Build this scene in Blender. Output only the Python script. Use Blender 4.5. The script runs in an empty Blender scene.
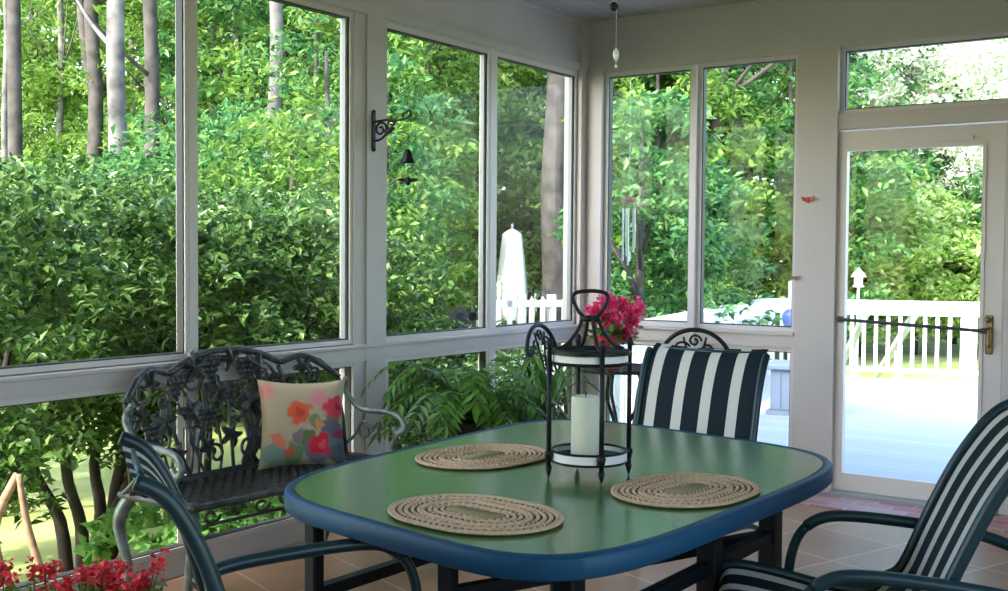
import bpy, math, random
import numpy as np
from mathutils import Vector, Matrix
PI = math.pi
scn = bpy.context.scene
col = scn.collection

# ------------------------------------------------------------------ camera
CAM = Vector((3.837, 0.0, 1.38))
YAW, PITCH, ROLL, FPX = 0.6053, 0.0366, 0.007, 1128.0
cyw, syw = math.cos(YAW), math.sin(YAW)
FW = Vector((-syw * math.cos(PITCH), cyw * math.cos(PITCH), -math.sin(PITCH)))
R0 = Vector((cyw, syw, 0)); U0 = R0.cross(FW)
RT = R0 * math.cos(ROLL) + U0 * math.sin(ROLL)
UP = -R0 * math.sin(ROLL) + U0 * math.cos(ROLL)
cam_data = bpy.data.cameras.new('camera'); cam = bpy.data.objects.new('camera', cam_data)
cam_data.sensor_fit = 'HORIZONTAL'; cam_data.sensor_width = 36.0
cam_data.lens = FPX / 1008.0 * 36.0
cam_data.clip_start = 0.05; cam_data.clip_end = 400
cam.matrix_world = Matrix(((RT.x, UP.x, -FW.x, CAM.x), (RT.y, UP.y, -FW.y, CAM.y), (RT.z, UP.z, -FW.z, CAM.z), (0, 0, 0, 1)))
col.objects.link(cam); scn.camera = cam

# ------------------------------------------------------------------ world, sun, exposure
world = bpy.data.worlds.new('sky'); scn.world = world; world.use_nodes = True
wn = world.node_tree; wn.nodes.clear()
wo = wn.nodes.new('ShaderNodeOutputWorld'); wb = wn.nodes.new('ShaderNodeBackground')
sky = wn.nodes.new('ShaderNodeTexSky'); sky.sky_type = 'NISHITA'; sky.sun_disc = False
SUN_DIR = Vector((-0.10, -0.76, 0.62)).normalized()          # from the scene towards the sun
sky.sun_elevation = math.asin(SUN_DIR.z); sky.sun_rotation = math.atan2(SUN_DIR.x, SUN_DIR.y)
sky.air_density = 1.0; sky.dust_density = 2.0; sky.ozone_density = 1.0
wb.inputs['Strength'].default_value = 1.3
wn.links.new(sky.outputs[0], wb.inputs[0]); wn.links.new(wb.outputs[0], wo.inputs[0])
sd = bpy.data.lights.new('sun', 'SUN'); sd.energy = 9.0; sd.angle = 0.012; sd.color = (1.0, 0.95, 0.86)
so = bpy.data.objects.new('sun', sd); so.rotation_euler = SUN_DIR.to_track_quat('Z', 'Y').to_euler(); so.location = (0, 0, 20)
col.objects.link(so)
vs = scn.view_settings
scn.display_settings.display_device = 'sRGB'
vs.view_transform = 'Standard'; vs.look = 'None'; vs.exposure = -0.12; vs.gamma = 1.0; vs.use_curve_mapping = False
cy = scn.cycles
cy.use_denoising = True
cy.max_bounces = 10; cy.diffuse_bounces = 5; cy.glossy_bounces = 4; cy.transmission_bounces = 6; cy.transparent_max_bounces = 24
cy.sample_clamp_indirect = 8.0
cy.caustics_reflective = False; cy.caustics_refractive = False

rng = np.random.default_rng(7)
random.seed(5)

# ------------------------------------------------------------------ materials
def mat(name, rgb, rough=0.6, metal=0.0, noise=0.0, nscale=8.0, bump=0.0, bscale=40.0, spec=0.5, coat=0.0):
    m = bpy.data.materials.new(name); m.use_nodes = True
    nt = m.node_tree; b = nt.nodes['Principled BSDF']
    b.inputs['Roughness'].default_value = rough; b.inputs['Metallic'].default_value = metal
    b.inputs['Specular IOR Level'].default_value = spec
    b.inputs['Coat Weight'].default_value = coat
    b.inputs['Base Color'].default_value = (*rgb, 1)
    if noise > 0:
        tc = nt.nodes.new('ShaderNodeTexCoord'); n = nt.nodes.new('ShaderNodeTexNoise'); n.inputs['Scale'].default_value = nscale
        n.inputs['Detail'].default_value = 5
        r = nt.nodes.new('ShaderNodeValToRGB')
        r.color_ramp.elements[0].position = 0.3; r.color_ramp.elements[1].position = 0.7
        r.color_ramp.elements[0].color = (*[c * (1 - noise) for c in rgb], 1)
        r.color_ramp.elements[1].color = (*[min(1, c * (1 + noise)) for c in rgb], 1)
        nt.links.new(tc.outputs['Object'], n.inputs['Vector']); nt.links.new(n.outputs['Fac'], r.inputs['Fac']); nt.links.new(r.outputs[0], b.inputs['Base Color'])
    if bump > 0:
        tc = nt.nodes.new('ShaderNodeTexCoord'); n = nt.nodes.new('ShaderNodeTexNoise'); n.inputs['Scale'].default_value = bscale
        bp = nt.nodes.new('ShaderNodeBump'); bp.inputs['Strength'].default_value = bump; bp.inputs['Distance'].default_value = 0.01
        nt.links.new(tc.outputs['Object'], n.inputs['Vector']); nt.links.new(n.outputs['Fac'], bp.inputs['Height']); nt.links.new(bp.outputs[0], b.inputs['Normal'])
    return m

def leaf_mat(name, cols, trans=0.5, rough=0.5, spec=0.3):
    m = bpy.data.materials.new(name); m.use_nodes = True
    nt = m.node_tree; nt.nodes.clear()
    o = nt.nodes.new('ShaderNodeOutputMaterial'); g = nt.nodes.new('ShaderNodeNewGeometry')
    r = nt.nodes.new('ShaderNodeValToRGB'); cr = r.color_ramp
    while len(cr.elements) < len(cols): cr.elements.new(0.5)
    for i, c in enumerate(cols):
        cr.elements[i].position = i / max(1, len(cols) - 1); cr.elements[i].color = (*c, 1)
    nt.links.new(g.outputs['Random Per Island'], r.inputs['Fac'])
    b = nt.nodes.new('ShaderNodeBsdfPrincipled'); b.inputs['Roughness'].default_value = rough; b.inputs['Specular IOR Level'].default_value = spec
    t = nt.nodes.new('ShaderNodeBsdfTranslucent'); mx = nt.nodes.new('ShaderNodeMixShader'); mx.inputs[0].default_value = trans
    hs = nt.nodes.new('ShaderNodeHueSaturation'); hs.inputs['Value'].default_value = 1.5; hs.inputs['Saturation'].default_value = 0.92; hs.inputs['Hue'].default_value = 0.485
    nt.links.new(r.outputs[0], b.inputs['Base Color']); nt.links.new(r.outputs[0], hs.inputs['Color']); nt.links.new(hs.outputs[0], t.inputs['Color'])
    nt.links.new(b.outputs[0], mx.inputs[1]); nt.links.new(t.outputs[0], mx.inputs[2]); nt.links.new(mx.outputs[0], o.inputs['Surface'])
    return m

def glass_mat(name, tint=(0.96, 0.98, 0.97), refl=0.05):
    m = bpy.data.materials.new(name); m.use_nodes = True
    nt = m.node_tree; nt.nodes.clear()
    o = nt.nodes.new('ShaderNodeOutputMaterial'); t = nt.nodes.new('ShaderNodeBsdfTransparent'); t.inputs[0].default_value = (*tint, 1)
    g = nt.nodes.new('ShaderNodeBsdfGlossy'); g.inputs['Roughness'].default_value = 0.02
    fc = nt.nodes.new('ShaderNodeLayerWeight'); fc.inputs['Blend'].default_value = 0.5
    pw_ = nt.nodes.new('ShaderNodeMath'); pw_.operation = 'POWER'; pw_.inputs[1].default_value = 5.0; nt.links.new(fc.outputs['Facing'], pw_.inputs[0])
    lw = nt.nodes.new('ShaderNodeMath'); lw.operation = 'MULTIPLY_ADD'; lw.inputs[1].default_value = 0.22; lw.inputs[2].default_value = 0.005; nt.links.new(pw_.outputs[0], lw.inputs[0])
    mx = nt.nodes.new('ShaderNodeMixShader')
    nt.links.new(lw.outputs[0], mx.inputs[0]); nt.links.new(t.outputs[0], mx.inputs[1]); nt.links.new(g.outputs[0], mx.inputs[2])
    nt.links.new(mx.outputs[0], o.inputs['Surface'])
    return m

M = {}
M['white'] = mat('painted_white', (0.55, 0.515, 0.505), 0.5, noise=0.03, nscale=3)
M['rail'] = mat('window_vinyl', (0.66, 0.62, 0.605), 0.42)
M['screen'] = mat('grey_screen_frame', (0.30, 0.33, 0.33), 0.45)
M['gasket'] = mat('dark_gasket', (0.045, 0.05, 0.05), 0.6)
M['black'] = mat('black_iron', (0.006, 0.006, 0.008), 0.5, spec=0.3)
M['teal'] = mat('teal_powder_coat', (0.006, 0.026, 0.034), 0.35, spec=0.4)
M['rimblue'] = mat('blue_rim', (0.005, 0.052, 0.115), 0.5, spec=0.3)
M['dframe'] = mat('dark_table_metal', (0.004, 0.006, 0.009), 0.5, spec=0.2)
M['brass'] = mat('aged_brass', (0.25, 0.19, 0.10), 0.35, metal=0.9)
M['cast'] = mat('cast_aluminium_patina', (0.06, 0.062, 0.060), 0.42, metal=0.35, noise=0.5, nscale=25, bump=0.5, bscale=60)
M['castg'] = mat('cast_green_grey', (0.16, 0.20, 0.18), 0.4, metal=0.3, noise=0.4, nscale=20)
M['wax'] = mat('ivory_wax', (0.82, 0.76, 0.64), 0.5)
M['wax'].node_tree.nodes['Principled BSDF'].inputs['Subsurface Weight'].default_value = 0.3
M['wax'].node_tree.nodes['Principled BSDF'].inputs['Subsurface Radius'].default_value = (0.03, 0.02, 0.01)
M['wband'] = mat('white_enamel', (0.75, 0.74, 0.72), 0.35)
M['glass'] = glass_mat('window_glass')
M['lglass'] = glass_mat('lantern_glass', (0.95, 0.97, 0.96))
M['jute'] = mat('woven_jute', (0.60, 0.40, 0.25), 0.85, noise=0.2, nscale=120, bump=0.4, bscale=200)
M['jute2'] = mat('brown_stitch', (0.13, 0.075, 0.04), 0.9)
M['jute3'] = mat('olive_weave', (0.30, 0.23, 0.11), 0.9, noise=0.2, nscale=150)
M['potblack'] = mat('black_pot', (0.014, 0.015, 0.014), 0.5)
M['potred'] = mat('crimson_pot', (0.62, 0.02, 0.07), 0.4)
M['soil'] = mat('potting_soil', (0.03, 0.02, 0.014), 0.95)
M['terracotta'] = mat('terracotta', (0.42, 0.17, 0.10), 0.8, noise=0.1)
M['bark'] = mat('grey_bark', (0.065, 0.056, 0.052), 0.9, noise=0.6, nscale=5, bump=0.6, bscale=14)
M['barkl'] = mat('pale_bark', (0.15, 0.138, 0.135), 0.9, noise=0.6, nscale=4, bump=0.4, bscale=14)
M['barkd'] = mat('dark_stem_bark', (0.045, 0.035, 0.028), 0.9, noise=0.3, nscale=12)
M['tan'] = mat('dry_tan_stem', (0.38, 0.24, 0.15), 0.85, noise=0.3, nscale=20)
M['ext'] = mat('outdoor_white_paint', (0.80, 0.80, 0.80), 0.5)  # even white paint of the outdoor woodwork
M['boxgrey'] = mat('blue_grey_box', (0.30, 0.35, 0.42), 0.6)
M['siding'] = mat('pale_siding', (0.6, 0.59, 0.56), 0.7)
M['roof'] = mat('grey_shingle', (0.12, 0.12, 0.12), 0.9, noise=0.3, nscale=30)
M['canvas'] = mat('white_canvas', (0.82, 0.80, 0.76), 0.85)
M['redbird'] = mat('red_ornament', (0.55, 0.06, 0.04), 0.5)
M['brownbird'] = mat('brown_ornament', (0.36, 0.20, 0.12), 0.6)
M['crystal'] = mat('white_crystal', (0.85, 0.86, 0.88), 0.1)
M['chime'] = mat('chime_tube', (0.62, 0.66, 0.66), 0.3, metal=0.5)
M['chimewood'] = mat('chime_wood', (0.30, 0.17, 0.10), 0.6)
M['concrete'] = mat('pale_concrete', (0.55, 0.53, 0.50), 0.85, noise=0.1, nscale=2)
M['leaf_shrub'] = leaf_mat('shrub_leaf', [(0.015, 0.05, 0.010), (0.045, 0.12, 0.02), (0.08, 0.19, 0.035), (0.26, 0.40, 0.11)], 0.35, 0.35, 0.5)
M['leaf_wood'] = leaf_mat('wood_leaf', [(0.045, 0.12, 0.02), (0.10, 0.22, 0.03), (0.16, 0.31, 0.05), (0.31, 0.43, 0.10)], 0.45)
M['leaf_deep'] = leaf_mat('deep_leaf', [(0.02, 0.09, 0.03), (0.05, 0.16, 0.05), (0.08, 0.24, 0.06), (0.20, 0.36, 0.10)], 0.4, 0.4, 0.4)
M['leaf_bright'] = leaf_mat('bright_leaf', [(0.16, 0.30, 0.05), (0.25, 0.42, 0.09), (0.40, 0.52, 0.18), (0.55, 0.62, 0.35)], 0.45)
M['blossom'] = leaf_mat('white_blossom_sun_glare', [(0.22, 0.36, 0.10), (0.70, 0.70, 0.55), (0.80, 0.80, 0.72), (0.85, 0.84, 0.80)], 0.35)  # near-white tones carry both blossoms and the painted glare of sunlit leaves
M['leaf_house'] = leaf_mat('houseplant_leaf', [(0.03, 0.10, 0.015), (0.07, 0.19, 0.025), (0.15, 0.32, 0.05)], 0.45, 0.35, 0.5)
M['leaf_hosta'] = leaf_mat('hosta_leaf', [(0.10, 0.26, 0.06), (0.16, 0.36, 0.09), (0.25, 0.45, 0.14)], 0.4)
M['petal_pink'] = leaf_mat('pink_petal', [(0.62, 0.02, 0.12), (0.80, 0.05, 0.22), (0.85, 0.14, 0.34)], 0.3)
M['petal_red'] = leaf_mat('red_petal', [(0.35, 0.01, 0.015), (0.62, 0.025, 0.03), (0.75, 0.08, 0.08)], 0.3)

def tile_mat():
    m = bpy.data.materials.new('diagonal_floor_tile'); m.use_nodes = True
    nt = m.node_tree; b = nt.nodes['Principled BSDF']; L = nt.links
    tc = nt.nodes.new('ShaderNodeTexCoord'); mp = nt.nodes.new('ShaderNodeMapping'); mp.inputs['Rotation'].default_value[2] = math.radians(20); mp.inputs['Location'].default_value = (0.13, 0.05, 0)
    br = nt.nodes.new('ShaderNodeTexBrick'); br.offset = 0.0; br.squash = 1.0
    for k, v in (('Scale', 1.0), ('Mortar Size', 0.006), ('Mortar Smooth', 0.1), ('Bias', 0.0), ('Brick Width', 0.46), ('Row Height', 0.46)): br.inputs[k].default_value = v
    br.inputs['Color1'].default_value = (0.33, 0.185, 0.11, 1); br.inputs['Color2'].default_value = (0.39, 0.235, 0.14, 1); br.inputs['Mortar'].default_value = (0.50, 0.38, 0.27, 1)
    n = nt.nodes.new('ShaderNodeTexNoise'); n.inputs['Scale'].default_value = 2.5; n.inputs['Detail'].default_value = 6
    mx = nt.nodes.new('ShaderNodeMixRGB'); mx.blend_type = 'OVERLAY'; mx.inputs[0].default_value = 0.35
    L.new(tc.outputs['Object'], mp.inputs['Vector']); L.new(mp.outputs[0], br.inputs['Vector']); L.new(tc.outputs['Object'], n.inputs['Vector'])
    L.new(br.outputs['Color'], mx.inputs[1]); L.new(n.outputs['Fac'], mx.inputs[2]); L.new(mx.outputs[0], b.inputs['Base Color'])
    b.inputs['Roughness'].default_value = 0.4
    return m
M['tile'] = tile_mat()

def board_mat(name, rgb, width, axis, line=0.6, rough=0.6, gap=0.04):
    """boards running along one axis: narrow darker joints"""
    m = bpy.data.materials.new(name); m.use_nodes = True
    nt = m.node_tree; b = nt.nodes['Principled BSDF']; L = nt.links
    tc = nt.nodes.new('ShaderNodeTexCoord'); sp = nt.nodes.new('ShaderNodeSeparateXYZ'); L.new(tc.outputs['Object'], sp.inputs[0])
    d = nt.nodes.new('ShaderNodeMath'); d.operation = 'DIVIDE'; d.inputs[1].default_value = width; L.new(sp.outputs[axis], d.inputs[0])
    fr = nt.nodes.new('ShaderNodeMath'); fr.operation = 'FRACT'; L.new(d.outputs[0], fr.inputs[0])
    lt = nt.nodes.new('ShaderNodeMath'); lt.operation = 'LESS_THAN'; lt.inputs[1].default_value = gap; L.new(fr.outputs[0], lt.inputs[0])
    fl = nt.nodes.new('ShaderNodeMath'); fl.operation = 'FLOOR'; L.new(d.outputs[0], fl.inputs[0])
    wn_ = nt.nodes.new('ShaderNodeTexWhiteNoise'); wn_.noise_dimensions = '1D'; L.new(fl.outputs[0], wn_.inputs['W'])
    r = nt.nodes.new('ShaderNodeValToRGB'); r.color_ramp.elements[0].color = (*[c * 0.93 for c in rgb], 1); r.color_ramp.elements[1].color = (*[min(1, c * 1.05) for c in rgb], 1)
    L.new(wn_.outputs['Value'], r.inputs['Fac'])
    mx = nt.nodes.new('ShaderNodeMixRGB'); L.new(lt.outputs[0], mx.inputs[0]); L.new(r.outputs[0], mx.inputs[1]); mx.inputs[2].default_value = (*[c * (1 - line) for c in rgb], 1)
    L.new(mx.outputs[0], b.inputs['Base Color']); b.inputs['Roughness'].default_value = rough
    return m
M['ceil'] = board_mat('white_ceiling_boards', (0.48, 0.45, 0.455), 0.09, 0, 0.35, 0.55, 0.07)
M['deck'] = board_mat('pale_deck_boards', (0.50, 0.53, 0.60), 0.14, 1, 0.35, 0.6, 0.05)

def brick_mat():
    m = bpy.data.materials.new('pink_brick_tile'); m.use_nodes = True
    nt = m.node_tree; b = nt.nodes['Principled BSDF']; L = nt.links
    tc = nt.nodes.new('ShaderNodeTexCoord'); br = nt.nodes.new('ShaderNodeTexBrick'); br.offset = 0.5
    for k, v in (('Scale', 1.0), ('Mortar Size', 0.006), ('Brick Width', 0.2), ('Row Height', 0.1), ('Bias', 0.0)): br.inputs[k].default_value = v
    br.inputs['Color1'].default_value = (0.42, 0.16, 0.17, 1); br.inputs['Color2'].default_value = (0.52, 0.33, 0.32, 1); br.inputs['Mortar'].default_value = (0.50, 0.42, 0.38, 1)
    L.new(tc.outputs['Object'], br.inputs['Vector']); L.new(br.outputs['Color'], b.inputs['Base Color']); b.inputs['Roughness'].default_value = 0.6
    return m
M['brick'] = brick_mat()

def grass_mat():
    m = bpy.data.materials.new('lawn'); m.use_nodes = True
    nt = m.node_tree; b = nt.nodes['Principled BSDF']; L = nt.links
    tc = nt.nodes.new('ShaderNodeTexCoord'); n = nt.nodes.new('ShaderNodeTexNoise'); n.inputs['Scale'].default_value = 1.3; n.inputs['Detail'].default_value = 8
    r = nt.nodes.new('ShaderNodeValToRGB'); cr = r.color_ramp
    cr.elements[0].position = 0.35; cr.elements[0].color = (0.24, 0.30, 0.075, 1); cr.elements[1].position = 0.68; cr.elements[1].color = (0.43, 0.47, 0.19, 1)
    L.new(tc.outputs['Object'], n.inputs['Vector']); L.new(n.outputs['Fac'], r.inputs['Fac']); L.new(r.outputs[0], b.inputs['Base Color']); b.inputs['Roughness'].default_value = 0.9
    return m
M['lawn'] = grass_mat()

def table_glass_mat():
    m = bpy.data.materials.new('green_pebbled_glass'); m.use_nodes = True
    nt = m.node_tree; b = nt.nodes['Principled BSDF']; L = nt.links
    b.inputs['Base Color'].default_value = (0.085, 0.18, 0.06, 1); b.inputs['Roughness'].default_value = 0.2
    b.inputs['IOR'].default_value = 1.55; b.inputs['Specular IOR Level'].default_value = 0.8
    tc = nt.nodes.new('ShaderNodeTexCoord'); n = nt.nodes.new('ShaderNodeTexNoise'); n.inputs['Scale'].default_value = 60
    bp = nt.nodes.new('ShaderNodeBump'); bp.inputs['Strength'].default_value = 0.12; bp.inputs['Distance'].default_value = 0.004
    L.new(tc.outputs['Object'], n.inputs['Vector']); L.new(n.outputs['Fac'], bp.inputs['Height']); L.new(bp.outputs[0], b.inputs['Normal'])
    return m
M['tglass'] = table_glass_mat()

def sling_mat():
    """striped sling cloth; object x runs across the chair"""
    m = bpy.data.materials.new('navy_and_white_stripe_cloth'); m.use_nodes = True
    nt = m.node_tree; b = nt.nodes['Principled BSDF']; L = nt.links
    tc = nt.nodes.new('ShaderNodeTexCoord'); sp = nt.nodes.new('ShaderNodeSeparateXYZ'); L.new(tc.outputs['Object'], sp.inputs[0])
    def mth(op, a, v):
        n = nt.nodes.new('ShaderNodeMath'); n.operation = op; L.new(a, n.inputs[0]); n.inputs[1].default_value = v; return n.outputs[0]
    x = mth('ADD', sp.outputs[0], 0.27 - 0.082)
    x = mth('DIVIDE', x, 0.125); fr = nt.nodes.new('ShaderNodeMath'); fr.operation = 'FRACT'; L.new(x, fr.inputs[0])
    st = mth('LESS_THAN', fr.outputs[0], 0.37)
    ab = nt.nodes.new('ShaderNodeMath'); ab.operation = 'ABSOLUTE'; L.new(sp.outputs[0], ab.inputs[0])
    ins = mth('LESS_THAN', ab.outputs[0], 0.24)
    mu = nt.nodes.new('ShaderNodeMath'); mu.operation = 'MULTIPLY'; L.new(st, mu.inputs[0]); L.new(ins, mu.inputs[1])
    mx = nt.nodes.new('ShaderNodeMixRGB'); L.new(mu.outputs[0], mx.inputs[0]); mx.inputs[1].default_value = (0.005, 0.013, 0.020, 1); mx.inputs[2].default_value = (0.56, 0.55, 0.52, 1)
    L.new(mx.outputs[0], b.inputs['Base Color']); b.inputs['Roughness'].default_value = 0.75; b.inputs['Specular IOR Level'].default_value = 0.2
    n = nt.nodes.new('ShaderNodeTexNoise'); n.inputs['Scale'].default_value = 350; bp = nt.nodes.new('ShaderNodeBump'); bp.inputs['Strength'].default_value = 0.3; bp.inputs['Distance'].default_value = 0.002
    L.new(tc.outputs['Object'], n.inputs['Vector']); L.new(n.outputs['Fac'], bp.inputs['Height']); L.new(bp.outputs[0], b.inputs['Normal'])
    return m
M['sling'] = sling_mat()

def pillow_mat():
    m = bpy.data.materials.new('floral_cushion_cloth'); m.use_nodes = True
    nt = m.node_tree; b = nt.nodes['Principled BSDF']; L = nt.links
    tc = nt.nodes.new('ShaderNodeTexCoord')
    n = nt.nodes.new('ShaderNodeTexNoise'); n.inputs['Scale'].default_value = 22; n.inputs['Detail'].default_value = 3
    sub = nt.nodes.new('ShaderNodeVectorMath'); sub.operation = 'SUBTRACT'; sub.inputs[1].default_value = (0.5, 0.5, 0.5); L.new(n.outputs['Color'], sub.inputs[0])
    sc = nt.nodes.new('ShaderNodeVectorMath'); sc.operation = 'SCALE'; sc.inputs['Scale'].default_value = 0.075; L.new(sub.outputs[0], sc.inputs[0])
    ad = nt.nodes.new('ShaderNodeVectorMath'); ad.operation = 'ADD'; L.new(tc.outputs['Object'], n.inputs['Vector']); L.new(tc.outputs['Object'], ad.inputs[0]); L.new(sc.outputs[0], ad.inputs[1])
    fl = nt.nodes.new('ShaderNodeVectorMath'); fl.operation = 'MULTIPLY'; fl.inputs[1].default_value = (1, 0, 1); L.new(ad.outputs[0], fl.inputs[0])
    cur = None
    basec = (0.42, 0.35, 0.24, 1)
    # (x, z, radius, colour) over the cushion's face
    spots = [(-0.13, -0.14, .060, (.22, .33, .27)), (-0.05, -0.13, .05, (.16, .28, .12)), (0.02, -0.08, .05, (.12, .20, .08)), (0.06, -0.12, .075, (.16, .20, .26)), (0.12, -0.07, .07, (.13, .19, .24)), (0.15, -0.14, .05, (.10, .14, .16)),
             (0.11, -0.02, .045, (.12, .14, .20)), (0.05, 0.0, .035, (.20, .28, .12)), (0.13, 0.03, .035, (.13, .20, .08)), (-0.03, -0.06, .03, (.28, .20, .22)), (0.16, -0.05, .035, (.38, .03, .08)),
             (-0.02, 0.045, .058, (.80, .13, .05)), (-0.02, 0.045, .024, (.62, .06, .03)), (0.055, 0.105, .042, (.75, .28, .34)), (0.13, 0.065, .052, (.72, .04, .09)), (0.145, 0.07, .02, (.45, .01, .04)),
             (0.06, -0.095, .055, (.70, .02, .045)), (0.075, -0.10, .022, (.85, .10, .12)), (-0.115, -0.075, .032, (.78, .22, .13)), (-0.075, -0.125, .026, (.70, .12, .07)), (0.06, -0.01, .028, (.72, .30, .12)), (-0.16, 0.14, .035, (.72, .30, .26)), (0.10, -0.13, .02, (.6, .05, .1))]
    for (x, z, r, c) in spots:
        dd = nt.nodes.new('ShaderNodeVectorMath'); dd.operation = 'DISTANCE'; dd.inputs[1].default_value = (x, 0, z); L.new(fl.outputs[0], dd.inputs[0])
        lt = nt.nodes.new('ShaderNodeMapRange'); lt.inputs['From Min'].default_value = r; lt.inputs['From Max'].default_value = r * 0.75; L.new(dd.outputs['Value'], lt.inputs['Value'])
        mx = nt.nodes.new('ShaderNodeMixRGB'); L.new(lt.outputs[0], mx.inputs[0])
        if cur is None: mx.inputs[1].default_value = basec
        else: L.new(cur, mx.inputs[1])
        mx.inputs[2].default_value = (*[q_ * 0.8 for q_ in c], 1); cur = mx.outputs[0]
    L.new(cur, b.inputs['Base Color']); b.inputs['Roughness'].default_value = 0.85
    return m
M['pillow'] = pillow_mat()

# ------------------------------------------------------------------ mesh helpers
class MB:
    """collects shapes; build() links them as one mesh object"""
    def __init__(s): s.v = []; s.f = []; s.mi = []; s.m = 0
    def add(s, vs, fs):
        o = len(s.v); s.v += [tuple(p) for p in vs]; s.f += [tuple(i + o for i in f) for f in fs]; s.mi += [s.m] * len(fs); return s
    def box(s, x0, x1, y0, y1, z0, z1, bev=0.0):
        if bev <= 0:
            vs = [(x, y, z) for x in (x0, x1) for y in (y0, y1) for z in (z0, z1)]
            return s.add(vs, [(0, 1, 3, 2), (4, 6, 7, 5), (0, 4, 5, 1), (2, 3, 7, 6), (0, 2, 6, 4), (1, 5, 7, 3)])
        b = min(bev, (x1 - x0) / 3, (y1 - y0) / 3, (z1 - z0) / 3)
        lo = (x0, y0, z0); hi = (x1, y1, z1); vs = []; idx = {}
        for cx in (0, 1):
            for cy_ in (0, 1):
                for cz in (0, 1):
                    c = (cx, cy_, cz)
                    for a in range(3):
                        p = []
                        for k in range(3):
                            base = hi[k] if c[k] else lo[k]
                            if k != a: base += -b if c[k] else b
                            p.append(base)
                        idx[(c, a)] = len(vs); vs.append(p)
        fs = []
        for a in range(3):
            k1, k2 = (a + 1) % 3, (a + 2) % 3
            for e in (0, 1):
                q = []
                for (u, w) in ((0, 0), (1, 0), (1, 1), (0, 1)):
                    c = [0, 0, 0]; c[a] = e; c[k1] = u; c[k2] = w; q.append(idx[(tuple(c), a)])
                fs.append(q if e else q[::-1])
        for a in range(3):          # edges along axis a
            k1, k2 = (a + 1) % 3, (a + 2) % 3
            for u in (0, 1):
                for w in (0, 1):
                    c0 = [0, 0, 0]; c1 = [0, 0, 0]; c0[a] = 0; c1[a] = 1; c0[k1] = c1[k1] = u; c0[k2] = c1[k2] = w
                    c0 = tuple(c0); c1 = tuple(c1)
                    q = [idx[(c0, k1)], idx[(c1, k1)], idx[(c1, k2)], idx[(c0, k2)]]
                    fs.append(q if (u ^ w) else q[::-1])
        for cx in (0, 1):
            for cy_ in (0, 1):
                for cz in (0, 1):
                    c = (cx, cy_, cz); q = [idx[(c, 0)], idx[(c, 1)], idx[(c, 2)]]
                    fs.append(q if (cx + cy_ + cz) % 2 else q[::-1])
        return s.add(vs, fs)
    def tube(s, pts, r, n=8, closed=False, flat=None, cap=True):
        P = [Vector(p) for p in pts]; m = len(P)
        rs = r if isinstance(r, (list, tuple)) else [r] * m
        T = []
        for i in range(m):
            a = P[(i - 1) % m] if (closed or i > 0) else P[i]; b = P[(i + 1) % m] if (closed or i < m - 1) else P[i]
            t = (b - a); T.append(t.normalized() if t.length > 1e-9 else Vector((0, 0, 1)))
        ref = Vector((0, 0, 1)) if abs(T[0].z) < 0.9 else Vector((1, 0, 0))
        N = (ref - T[0] * ref.dot(T[0])).normalized(); vs = []
        for i in range(m):
            if i: N = (N - T[i] * N.dot(T[i])); N = N.normalized() if N.length > 1e-6 else T[i].orthogonal().normalized()
            B = T[i].cross(N); fa = flat or 1.0
            for k in range(n):
                a = 2 * PI * k / n; vs.append(P[i] + (N * math.cos(a) * fa + B * math.sin(a)) * rs[i])
        fs = []
        for i in range(m if closed else m - 1):
            j = (i + 1) % m
            for k in range(n): l = (k + 1) % n; fs.append((i * n + k, i * n + l, j * n + l, j * n + k))
        if not closed and cap: fs.append(tuple(range(n))[::-1]); fs.append(tuple((m - 1) * n + k for k in range(n)))
        return s.add(vs, fs)
    def bar(s, a, b, w, h, up=(0, 0, 1)):
        a = Vector(a); b = Vector(b); t = (b - a).normalized(); u = Vector(up); u = (u - t * u.dot(t)).normalized(); sd_ = t.cross(u)
        vs = []
        for p in (a, b):
            for (i, j) in ((-1, -1), (1, -1), (1, 1), (-1, 1)): vs.append(p + sd_ * (i * w / 2) + u * (j * h / 2))
        return s.add(vs, [(3, 2, 1, 0), (4, 5, 6, 7), (0, 1, 5, 4), (1, 2, 6, 5), (2, 3, 7, 6), (3, 0, 4, 7)])
    def lathe(s, prof, n=24, c=(0, 0, 0), sx=1.0, sy=1.0, caps=True):
        vs = []; fs = []
        for (r, z) in prof:
            for k in range(n): a = 2 * PI * k / n; vs.append((c[0] + r * math.cos(a) * sx, c[1] + r * math.sin(a) * sy, c[2] + z))
        for i in range(len(prof) - 1):
            for k in range(n): l = (k + 1) % n; fs.append((i * n + k, i * n + l, (i + 1) * n + l, (i + 1) * n + k))
        if caps:
            if prof[0][0] > 1e-5: fs.append(tuple(range(n))[::-1])
            if prof[-1][0] > 1e-5: fs.append(tuple((len(prof) - 1) * n + k for k in range(n)))
        return s.add(vs, fs)
    def ball(s, c, r, n=8, m=6, sc=(1, 1, 1), M_=None):
        vs = []; fs = []
        for i in range(m + 1):
            t = PI * i / m
            for k in range(n):
                a = 2 * PI * k / n
                p = Vector((math.sin(t) * math.cos(a) * r * sc[0], math.sin(t) * math.sin(a) * r * sc[1], math.cos(t) * r * sc[2]))
                if M_ is not None: p = M_ @ p
                vs.append(p + Vector(c))
        for i in range(m):
            for k in range(n): l = (k + 1) % n; fs.append((i * n + k, (i + 1) * n + k, (i + 1) * n + l, i * n + l))
        return s.add(vs, fs)
    def prism(s, poly, z0, z1):
        n = len(poly); vs = [(x, y, z0) for x, y in poly] + [(x, y, z1) for x, y in poly]
        fs = [tuple(range(n))[::-1], tuple(range(n, 2 * n))] + [(i, (i + 1) % n, n + (i + 1) % n, n + i) for i in range(n)]
        return s.add(vs, fs)
    def xf(s, mtx, start=0):
        for i in range(start, len(s.v)): s.v[i] = tuple(mtx @ Vector(s.v[i]))
        return s
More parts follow.
